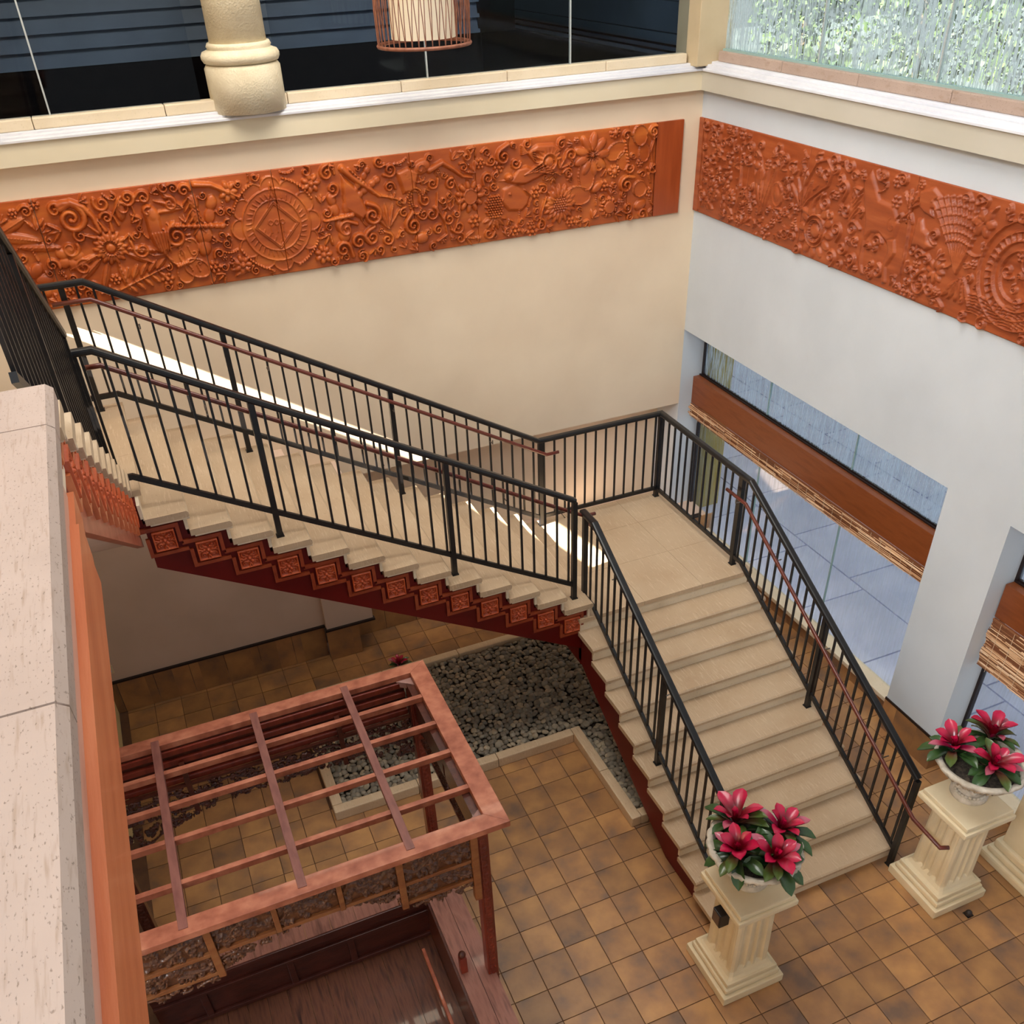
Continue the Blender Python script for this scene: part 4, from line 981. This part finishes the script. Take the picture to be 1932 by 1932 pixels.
for y in (-4.775, -5.115, -5.45, -5.84): MB().box(X0+wS-.01, X1-wS+.01, y-.020, y+.020, ZT-.058, ZT-.006).build('long_batten', bed_top, bed, bevel=.003)
# under-frame rails
MB().box(X0+.09, X1-.13, Y0+.06, Y0+.13, 2.43, zb).build('top_rail', bed_tan, bed)
MB().box(X1-.21, X1-.15, Y0+.1, Y1-.1, 2.40, zb).build('top_rail', bed_dark, bed)
MB().box(X0+.12, X1-.22, Y1-.11, Y1-.09, 2.13, zb).build('back_board', bed_dark, bed)
for k in range(4): MB().box(X0+.12, X1-.22, Y1-(.150,.128,.142,.132)[k], Y1-.105, 2.14+.095*k, 2.195+.095*k).build('rail_moulding', bed_red, bed, bevel=.010)
# posts with carved faces
def post(x, y, z0_, z1_, wd, m, faces):
    p_ = MB().box(x-wd/2, x+wd/2, y-wd/2, y+wd/2, z0_, z1_).build('post', m, bed, bevel=.006)
    for f in faces:
        r = Relief(-wd*.30, wd*.30, z0_+.1, z1_-.12, .0075); rg = random.Random(int(x*-10))
        zz = z0_+.14; k = 0
        while zz < z1_-.16: r.spiral(.012*(1 if k%2 else -1), zz, .020, 1.2, 1 if k%2 else -1, 1.2, .006, .004, .007, tail=.02); zz += .05; k += 1
        r.stroke([(-wd*.29,z0_+.1),(-wd*.29,z1_-.12)], .005, .005, .006); r.stroke([(wd*.29,z0_+.1),(wd*.29,z1_-.12)], .005, .005, .006)
        if f == 'front': fn = lambda u,v,h: np.stack([x+u, y-wd/2-.001-np.asarray(h), v], -1)
        else: fn = lambda u,v,h: np.stack([x+wd/2+.001+np.asarray(h), y+u, v], -1)
        me, O = r.mesh('post_carving', m, fn, thick=0); put('post_carving', me, p_, O)
post(-5.315, -6.105, 0, 2.43, .092, bed_red, ('front',)); post(-5.30, -4.53, 0, 2.40, .10, bed_red, ('front',))
post(-7.90, -4.55, 0, 2.40, .10, bed_dark, ('front',)); post(-7.90, -6.105, 0, 2.43, .092, bed_red, ())
MB().box(-5.42, -5.365, -6.20, -6.14, 1.70, 2.43).build('stile', bed_tan, bed, bevel=.008)
# valance carvings
def scrollwork(wd, ht, seed, res=.0065, cutless=True, dens=34):
    r = Relief(-wd/2, wd/2, -ht/2, ht/2, res); rg = random.Random(seed); n = int(wd*ht*dens*14)
    r.stroke([(-wd/2+wd*t, ht*.22*math.sin(t*9+seed)) for t in np.linspace(0,1,18)], .008, .008, .012)
    for _ in range(n):
        x = rg.uniform(-wd/2, wd/2); z = rg.uniform(-ht/2, ht/2); a = rg.uniform(0, 6.28); k = rg.random()
        if k < .45: r.spiral(x, z, rg.uniform(.018,.032), 1.2, rg.choice((-1,1)), a, .007, .004, rg.uniform(.010,.018), tail=.02)
        elif k < .75: r.ell(x, z, rg.uniform(.012,.026), rg.uniform(.007,.011), a, rg.uniform(.010,.02))
        else: r.petals(x, z, .024, 5, .014, .1)
    return r
def valance(wd, ht, cx_, cz_, plane, side, m, seed, cut=None, mask=None):
    r = scrollwork(wd, ht, seed)
    if mask is not None:
        U, V = np.meshgrid(r.X, r.Z); r.H = np.where(mask(U, V), np.maximum(r.H, 0), -1)
    if side == 'front': fn = lambda u,v,h: np.stack([cx_+u, plane-np.clip(np.asarray(h), -.02, 1), cz_+v], -1)
    else: fn = lambda u,v,h: np.stack([plane+np.clip(np.asarray(h), -.02, 1), cx_+u, cz_+v], -1)
    r.H = np.where(r.H > 0, r.H*1.7, r.H)
    me, O = r.mesh('carved_valance', bed_carve if side == 'front' and plane < -6 else m, fn, thick=.012, cut=cut); o = put('carved_valance', me, bed, O)
    me.polygons.foreach_set('use_smooth', [True]*len(me.polygons))
    if cut is not None: sm = o.modifiers.new('thick', 'SOLIDIFY'); sm.thickness = .008
    return o
YV = -6.165
stiles = [(-7.235, 1.90, .05), (-6.802, 2.145, .038), (-6.363, 2.134, .038), (-5.939, 1.90, .05)]
for x, zlo, wd in stiles: MB().box(x-wd/2, x+wd/2, YV-.03, YV+.012, zlo, 2.43).build('stile', bed_tan, bed, bevel=.006)
def rail_(x0, x1, z, t=.034): MB().box(x0, x1, YV-.022, YV+.012, z-t/2, z+t/2).build('valance_rail', bed_tan, bed, bevel=.004)
for x0, x1 in ((-5.914,-5.42),(-8.0,-7.26)):
    rail_(x0, x1, 2.155); rail_(x0, x1, 1.942)
    valance(x1-x0, .26, (x0+x1)/2, 2.30, YV+.004, 'front', bed_dark, int(-x0*7)); valance(x1-x0, .18, (x0+x1)/2, 2.048, YV+.004, 'front', bed_dark, int(-x0*9))
    valance(x1-x0, .11, (x0+x1)/2, 1.87, YV+.004, 'front', bed_dark, 5, cut=.001, mask=lambda U,V: V > -.055+.05*np.abs(np.sin(U*22))-.0*(U))
for x0, x1 in ((-7.21,-6.821),(-6.783,-6.382),(-6.344,-5.964)):
    rail_(x0, x1, 2.155)
    valance(x1-x0, .26, (x0+x1)/2, 2.30, YV+.004, 'front', bed_dark, int(-x0*11))
valance(.40, .19, -6.162, 2.043, YV+.004, 'front', bed_dark, 31, cut=.001, mask=lambda U,V: V > .09-.20*((U+.2)/.40)**1.6-.012*np.sin(U*60))
valance(.62, .19, -6.90, 2.043, YV+.004, 'front', bed_dark, 32, cut=.001, mask=lambda U,V: V > .09-.20*((.31-U)/.62)**1.6-.012*np.sin(U*60))
# back valance, openwork, with deep shaped corner at the left
for x0, x1 in ((-7.85,-7.22),(-7.18,-6.60),(-6.56,-5.98),(-5.94,-5.36)):
    valance(x1-x0, .14, (x0+x1)/2, 2.05, -4.53, 'front', bed_dark, int(-x0*5), cut=.003)
    valance(x1-x0, .12, (x0+x1)/2, 1.90, -4.53, 'front', bed_dark, int(-x0*6), cut=.003, mask=lambda U,V: V > -.06+.02*np.sin(U*40))
    MB().box(x1-.0, x1+.04, -4.55, -4.51, 1.82, 2.36).build('stile', bed_dark, bed)
    MB().box(x0, x1, -4.545, -4.515, 1.965, 1.985).build('valance_rail', bed_dark, bed)
    MB().box(x0, x1, -4.545, -4.515, 2.12, 2.145).build('valance_rail', bed_dark, bed)
valance(.85, .34, -7.42, 1.66, -4.53, 'front', bed_dark, 41, cut=.003, mask=lambda U,V: V > .17-.34*((.425-U)/.85)**1.5)
valance(.60, .16, -5.66, 1.75, -4.53, 'front', bed_dark, 42, cut=.003, mask=lambda U,V: V > .08-.16*((U+.30)/.60)**1.5)
# right side valance, openwork
for y0, y1 in ((-6.03,-5.32),(-5.28,-4.60)):
    valance(y1-y0, .18, (y0+y1)/2, 1.98, -5.30, 'side', bed_dark, int(-y0*5), cut=.003)
    MB().box(-5.31, -5.28, y0, y1, 2.08, 2.11).build('valance_rail', bed_dark, bed); MB().box(-5.31, -5.28, y0, y1, 1.865, 1.89).build('valance_rail', bed_dark, bed)
    MB().box(-5.315, -5.285, y0, y1, 2.11, 2.40).build('side_board', bed_dark, bed)
valance(.5, .22, -5.85, 1.75, -5.30, 'side', bed_dark, 44, cut=.003, mask=lambda U,V: V > .11-.22*((.25-U)/.5)**1.5)
# platform with sunken well
dy = -5.20
for k in range(11):
    x = -8.0+.222*k; MB().box(x+.002, x+.220, dy, dy+.26, .57, .60).build('platform_plank', plank_w, bed)
MB().box(-5.58, -5.44, -7.6, dy+.26, .57, .602).build('platform_plank', plank_w, bed); MB().box(-5.436, -5.295, -7.6, dy+.26, .57, .60).build('platform_plank', plank_w, bed)
MB().box(-8.0, -5.58, dy-.02, dy, .50, .60).build('panel_rail', bed_panel, bed, bevel=.006)
MB().box(-8.0, -5.58, dy+.0, dy+.03, .02, .52).build('back_panel', bed_panel, bed)
MB().box(-8.0, -5.58, dy-.03, dy, .395, .425).build('panel_rail', bed_panel, bed, bevel=.006); MB().box(-8.0, -5.58, dy-.03, dy, .04, .085).build('panel_rail', bed_panel, bed, bevel=.006)
for x in (-7.6, -6.86, -6.32): MB().box(x-.03, x+.03, dy-.028, dy, .08, .42).build('panel_stile', bed_panel, bed, bevel=.006)
MB().box(-5.60, -5.57, -7.6, dy, .0, .58).build('side_panel', bed_dark, bed)
MB().box(-5.33, -5.30, -7.6, dy+.26, .0, .57).build('side_panel', bed_dark, bed)
for k in range(14):
    x = -8.0+.174*k
    if x < -5.62: MB().box(x+.002, min(x+.172, -5.601), -7.6, dy-.001, .0, .02).build('floor_plank', plank_d, bed)
MB().box(-5.76, -5.73, -7.4, -5.5, .24, .30).build('inner_rail', bed_w, bed, bevel=.006)
ip = MB().box(-5.565, -5.505, -6.06, -6.0, .60, .80).build('stub_post', bed_red, bed, bevel=.006)
MB().lathe([(0.002,.0),(.026,.012),(.032,.034),(.022,.056),(.002,.068)], 14, (-5.535,-6.03,.80)).build('finial', bed_dark, ip, smooth=True)

# ============================================================ PEDESTALS, URNS, BROMELIADS
def pedestal(cx_, cy_, label):
    p_ = empty('pedestal', (cx_, cy_, 0), label, 'pedestal')
    m = MB()
    m.box(cx_-.305, cx_+.305, cy_-.305, cy_+.305, 0, .10); m.build('plinth', cream, p_, bevel=.012)
    MB().box(cx_-.275, cx_+.275, cy_-.275, cy_+.275, .10, .16).build('plinth', cream, p_, bevel=.02)
    MB().box(cx_-.255, cx_+.255, cy_-.255, cy_+.255, .16, .215).build('plinth', cream, p_, bevel=.012)
    rings = []; sec = []
    for sidx in range(4):
        a = sidx*PI/2
        for k in range(24):
            t = -1+2*k/24; gdp = 0
            for c_ in (-.46, 0, .46):
                dd = abs(t-c_)
                if dd < .15: gdp = max(gdp, .12*math.sqrt(max(0, 1-(dd/.15)**2)))
            e = max(0, abs(t)-.86)/.14; u_ = t*(1-.02*e); v_ = 1-gdp-.06*e
            sec.append((v_*math.cos(a)-u_*math.sin(a), v_*math.sin(a)+u_*math.cos(a), gdp))
    zs = [(.215,.235,0),(.235,.215,0),(.27,.195,0),(.30,.190,1),(.95,.180,1),(.98,.182,0),(1.02,.195,0),(1.045,.215,0)]
    vs = []; fs = []; n = len(sec)
    for z, r, fl in zs:
        for x, y, gd in sec:
            k = 1 if fl else 1/(1-gd) if gd else 1
            vs.append((cx_+x*r*k, cy_+y*r*k, z))
    for i in range(len(zs)-1):
        for j in range(n): fs.append((i*n+j, i*n+(j+1)%n, (i+1)*n+(j+1)%n, (i+1)*n+j))
    mb = MB(); mb.add(vs, fs); mb.build('fluted_shaft', cream, p_)
    MB().box(cx_-.235, cx_+.235, cy_-.235, cy_+.235, 1.045, 1.09).build('cap', cream, p_, bevel=.012)
    MB().box(cx_-.285, cx_+.285, cy_-.285, cy_+.285, 1.09, 1.15).build('cap', cream, p_, bevel=.014)
    MB().box(cx_-.262, cx_+.262, cy_-.262, cy_+.262, 1.15, 1.20).build('cap', cream, p_, bevel=.012)
    return p_
def urn(cx_, cy_, z, label):
    u = empty('urn', (cx_, cy_, z), label, 'urn')
    def rf(a, i):
        if i in (10,11,12): return 1+.035*abs(math.sin(a*10))
        if 5 <= i < 10: return 1+.03*math.cos(a*16)
        return 1
    prof = [(.150,0),(.158,.012),(.158,.04),(.130,.058),(.095,.085),(.085,.12),(.120,.165),(.19,.215),(.255,.27),(.305,.325),(.345,.375),(.372,.41),(.362,.432),(.325,.425),(.305,.385)]
    MB().lathe(prof, 80, (cx_,cy_,z), rf, cap=False).build('bowl', urn_m, u, smooth=True)
    rope = MB()
    for k in range(26):
        a = 2*PI*k/26; c = (cx_+.128*math.cos(a), cy_+.128*math.sin(a), z+.066); t = (-math.sin(a), math.cos(a))
        rope.tube([(c[0]-t[0]*.020-.012*math.cos(a), c[1]-t[1]*.020-.012*math.sin(a), c[2]-.012), (c[0]+t[0]*.020+.012*math.cos(a), c[1]+t[1]*.020+.012*math.sin(a), c[2]+.012)], circ(.014,6))
    rope.build('rope_moulding', urn_m, u, smooth=True)
    for k in range(8):
        a = 2*PI*k/8
        MB().lathe([(.001,-.03),(.028,-.018),(.036,0),(.026,.018),(.001,.028)], 10, (cx_+.165*math.cos(a), cy_+.165*math.sin(a), z+.185)).build('fruit_boss', urn_m, u, smooth=True)
    sh = MB()
    for k in range(40):
        a = 2*PI*(k+.5)/40; sh.tube([(cx_+.30*math.cos(a), cy_+.30*math.sin(a), z+.312),(cx_+.345*math.cos(a), cy_+.345*math.sin(a), z+.368),(cx_+.373*math.cos(a), cy_+.373*math.sin(a), z+.412)], circ(.009,5))
    sh.build('shell_ribs', urn_m, u, smooth=True)
    MB().lathe([(.001,.385),(.15,.392),(.318,.385),(.318,.37),(.001,.37)], 30, (cx_,cy_,z), cap=False).build('soil', soil_m, u)
    return u
def leafm(name, a, b, lo=.3, hi=.6, rough=.28):
    M = N(name); p = M.p; p.inputs['Roughness'].default_value = rough; p.inputs['Coat Weight'].default_value = .25
    tc = M.n('ShaderNodeTexCoord'); sp = M.n('ShaderNodeSeparateXYZ'); M.l(tc.outputs['Generated'], sp.inputs[0])
    nz = M.n('ShaderNodeTexNoise', Scale=6.0); M.l(tc.outputs['Object'], nz.inputs['Vector'])
    ad = M.n('ShaderNodeMath', operation='MULTIPLY_ADD'); M.l(nz.outputs['Fac'], ad.inputs[0]); ad.inputs[1].default_value = .5; M.l(sp.outputs['X'], ad.inputs[2])
    cr = M.n('ShaderNodeValToRGB'); e = cr.color_ramp.elements; e[0].position = lo+.25; e[0].color = a; e[1].position = hi+.25; e[1].color = b
    M.l(ad.outputs[0], cr.inputs['Fac']); M.l(cr.outputs['Color'], p.inputs['Base Color']); return M.m
lf_red = leafm('leaf_magenta', rgb(112,4,22), rgb(184,16,64)); lf_pink = leafm('leaf_pink', rgb(170,24,70), rgb(186,96,114), .4, .8)
lf_green = leafm('leaf_green', rgb(22,46,20), rgb(52,80,38)); lf_mix = leafm('leaf_olive', rgb(110,60,50), rgb(78,96,44), .2, .7)
def leaf_mesh(L, wd, a0, a1, m, name='leaf'):
    """strap leaf growing along +x, arching from pitch a0 to a1"""
    b = MB(); n = 7; x = z = 0; vs = []
    for i in range(n+1):
        t = i/n; w_ = wd*(.55+.9*t-.2*t*t)*(1 if t < .72 else max(.04, 1-((t-.72)/.28)**1.6)) ; a = a0+(a1-a0)*t
        for j, s_ in enumerate((-1,-.45,.45,1)): vs.append((x, s_*w_/2, z+abs(s_)**2*w_*.30*(1-.4*t)))
        x += L/n*math.cos(a); z += L/n*math.sin(a)
    fs = [(4*i+j, 4*i+j+1, 4*i+j+5, 4*i+j+4) for i in range(n) for j in range(3)]
    vs2 = [(v[0], v[1], v[2]-.003) for v in vs]; N_ = len(vs)
    fs2 = [tuple(N_+k for k in reversed(f)) for f in fs]
    me = bpy.data.meshes.new(name); me.from_pydata(vs+vs2, [], fs+fs2); me.materials.append(m); me.polygons.foreach_set('use_smooth', [True]*len(me.polygons)); me.update(); return me
LM = dict(r=[leaf_mesh(.17,.066,.85,.05,lf_red), leaf_mesh(.145,.060,1.0,.2,lf_red)], p=[leaf_mesh(.20,.060,.6,-.25,lf_pink)],
          g=[leaf_mesh(.20,.070,.55,-.35,lf_green), leaf_mesh(.21,.068,.4,-.6,lf_green)], m=[leaf_mesh(.20,.064,.6,-.3,lf_mix)])
def bromeliad(x, y, z, seed, label, lean=(0,0), sc=1.0):
    b = empty('bromeliad', (x, y, z), label, 'plant', 'bromeliads in the stone urns')
    rg = random.Random(seed)
    def put_leaf(k, a, tilt, s_, zz=0):
        me = LM[k][rg.randrange(len(LM[k]))]; o = bpy.data.objects.new('leaf', me); COL.objects.link(o); o.parent = b
        o.location = (.012*math.cos(a)+lean[0]*.05, .012*math.sin(a)+lean[1]*.05, zz); o.scale = (s_*sc,)*3
        R1 = Matrix.Rotation(a, 4, 'Z') @ Matrix.Rotation(-tilt, 4, 'Y')
        ln = Matrix.Rotation(lean[0]*.5, 4, 'Y') @ Matrix.Rotation(-lean[1]*.5, 4, 'X'); o.rotation_euler = (ln @ R1).to_euler()
    n = 9; a0 = rg.uniform(0, 6.28)
    for i in range(n): put_leaf('g' if i % 4 != 2 else 'm', a0+i*2*PI/n+rg.uniform(-.2,.2), rg.uniform(-.15,.15), rg.uniform(.8,1.05), 0)
    for i in range(3): put_leaf('p' if i < 2 else 'm', a0+.4+i*2*PI/3+rg.uniform(-.3,.3), .2, rg.uniform(.8,1.0), .03)
    for i in range(6): put_leaf('r', a0+.7+i*2*PI/6+rg.uniform(-.15,.15), rg.uniform(.0,.3), rg.uniform(.85,1.15), .055)
    for i in range(3): put_leaf('r', a0+i*2*PI/3, .9, .5, .06)
    return b
pedestal(-3.215, -6.60, 'cream fluted pedestal at the foot of the near stair railing, left of the pair')
pedestal(-.98, -6.655, 'cream fluted pedestal beside the end of the far stair railing, right of the pair')
urn(-3.20, -6.56, 1.20, 'pale shell-rimmed stone urn on the left cream pedestal')
urn(-.93, -6.60, 1.20, 'pale shell-rimmed stone urn on the right cream pedestal')
ZU = 1.60
for k, (x, y, lab, ln) in enumerate([(-3.36,-6.60,'pink and green bromeliad at the left side of the left urn',(-.5,0)),(-3.24,-6.36,'bromeliad at the back of the left urn, nearest the stairs',(0,.5)),
        (-2.99,-6.56,'red and green bromeliad at the right side of the left urn',(.45,.0)),(-3.18,-6.74,'deep red bromeliad at the front of the left urn',(.05,-.5))]):
    bromeliad(x, y, ZU+.03, 20+k, lab, ln, 1.42)
for k, (x, y, lab, ln) in enumerate([(-.94,-6.70,'crimson bromeliad at the front of the right urn',(0,-.4)),(-1.06,-6.44,'green leaved bromeliad at the back left of the right urn',(-.4,.3)),(-.70,-6.46,'bromeliad at the back right of the right urn, cut by the frame',(.4,.3))]):
    bromeliad(x, y, ZU+.03, 40+k, lab, ln, 1.35)
sb = bromeliad(-4.72, -1.40, .03, 60, 'small dark red bromeliad on the floor behind the canopy bed', (0,0), .8); del sb['group']
# moulded base at the right edge
mbse = empty('column_base', (-.05, -6.95, 0), 'moulded cream column base on the tiles at the right edge', 'column base')
for h0, h1, r in ((0,.10,.30),(.10,.17,.265),(.17,.27,.235)): MB().box(-.05-r, -.05+r, -6.85-r, -6.85+r, h0, h1).build('moulding', cream, mbse, bevel=.025)
MB().box(-.24, .14, -7.04, -6.66, .27, 1.0).build('shaft', cream, mbse, bevel=.01)
# card reader on the left pedestal
cr_ = empty('card_reader', (-3.46, -6.60, .78), 'small black boxed sensor fixed to the left pedestal', 'sensor')
MB().box(-3.50, -3.405, -6.66, -6.55, .80, .96).build('housing', mat('reader_black', (.01,.01,.012,1), None, .35), cr_, bevel=.006)
MB().box(-3.505, -3.499, -6.645, -6.565, .815, .945).build('face_plate', mat('reader_face', rgb(96,74,58), None, .5), cr_)
# door stop
ds = empty('floor_stop', (-.95, -7.05, 0), 'small dark rubber stop on the tiles beside the right pedestal', 'floor stop')
MB().lathe([(.001,0),(.030,0),(.034,.012),(.026,.042),(.012,.052),(.001,.054)], 14, (-.95,-7.05,0)).build('knob', mat('rubber', (.02,.012,.01,1), None, .5), ds, smooth=True)
MB().box(-.985, -.915, -7.085, -7.015, 0, .006).build('plate', iron, ds)

# ============================================================ UPPER COLUMN AND LANTERN
co = empty('column', (-5.06, .18, 6.085), 'round cream stucco column standing on the upper ledge', 'column')
MB().lathe([(.352,0),(.352,.36),(.335,.385),(.32,.395)], 48, (-5.06,.10,6.085)).build('drum', stucco, co, smooth=True)
MB().lathe([(.31,.395),(.345,.405),(.362,.435),(.362,.46),(.345,.49),(.30,.505),(.29,.515),(.30,.53),(.285,.56)], 48, (-5.06,.10,6.085)).build('torus_moulding', stucco, co, smooth=True)
MB().lathe([(.262,.55),(.258,1.6)], 48, (-5.06,.10,6.085)).build('shaft', stucco, co, smooth=True)
LX, LY, LZ, LR = -3.60, -1.0, 6.60, .41
ln = empty('hanging_lantern', (LX, LY, LZ), 'round wicker cage lantern with a cream drum shade hanging before the dark glass', 'lantern')
def hoop(r, z, t): return MB().tube([(LX+r*math.cos(2*PI*k/40), LY+r*math.sin(2*PI*k/40), z) for k in range(41)], circ(t,6))
cop = mat('copper_wire', rgb(150,96,72), rgb(120,72,54), .5, metal=.2, scale=20)
hoop(LR, LZ, .016).build('hoop', cop, ln, smooth=True); hoop(LR, LZ+.55, .016).build('hoop', cop, ln, smooth=True)
MB().lathe([(LR*.70,.05),(LR*.70,.52)], 40, (LX,LY,LZ), cap=False).build('drum_shade', mat('shade_cloth', rgb(238,224,196), None, .8), ln, smooth=True)
wr_ = MB()
for k in range(44):
    a = 2*PI*k/44; rj = random.Random(k)
    for d in (.07, -.07):
        a1 = a+d*rj.choice((.6,1,1.5)); wr_.tube([(LX+LR*math.cos(a), LY+LR*math.sin(a), LZ), (LX+LR*1.02*math.cos((a+a1)/2), LY+LR*1.02*math.sin((a+a1)/2), LZ+.27), (LX+LR*math.cos(a1), LY+LR*math.sin(a1), LZ+.55)], circ(.004,4))
tag(wr_.build('wire_cage', cop, ln, recalc=False), kind='stuff')
MB().tube([(LX,LY,LZ+.55),(LX,LY,LZ+3.2)], circ(.008,6)).build('cord', black_m, ln)
for k in range(4): a = k*PI/2+.3; MB().tube([(LX,LY,LZ+.56),(LX+LR*math.cos(a),LY+LR*math.sin(a),LZ+.55)], circ(.005,5)).build('spoke', cop, ln)
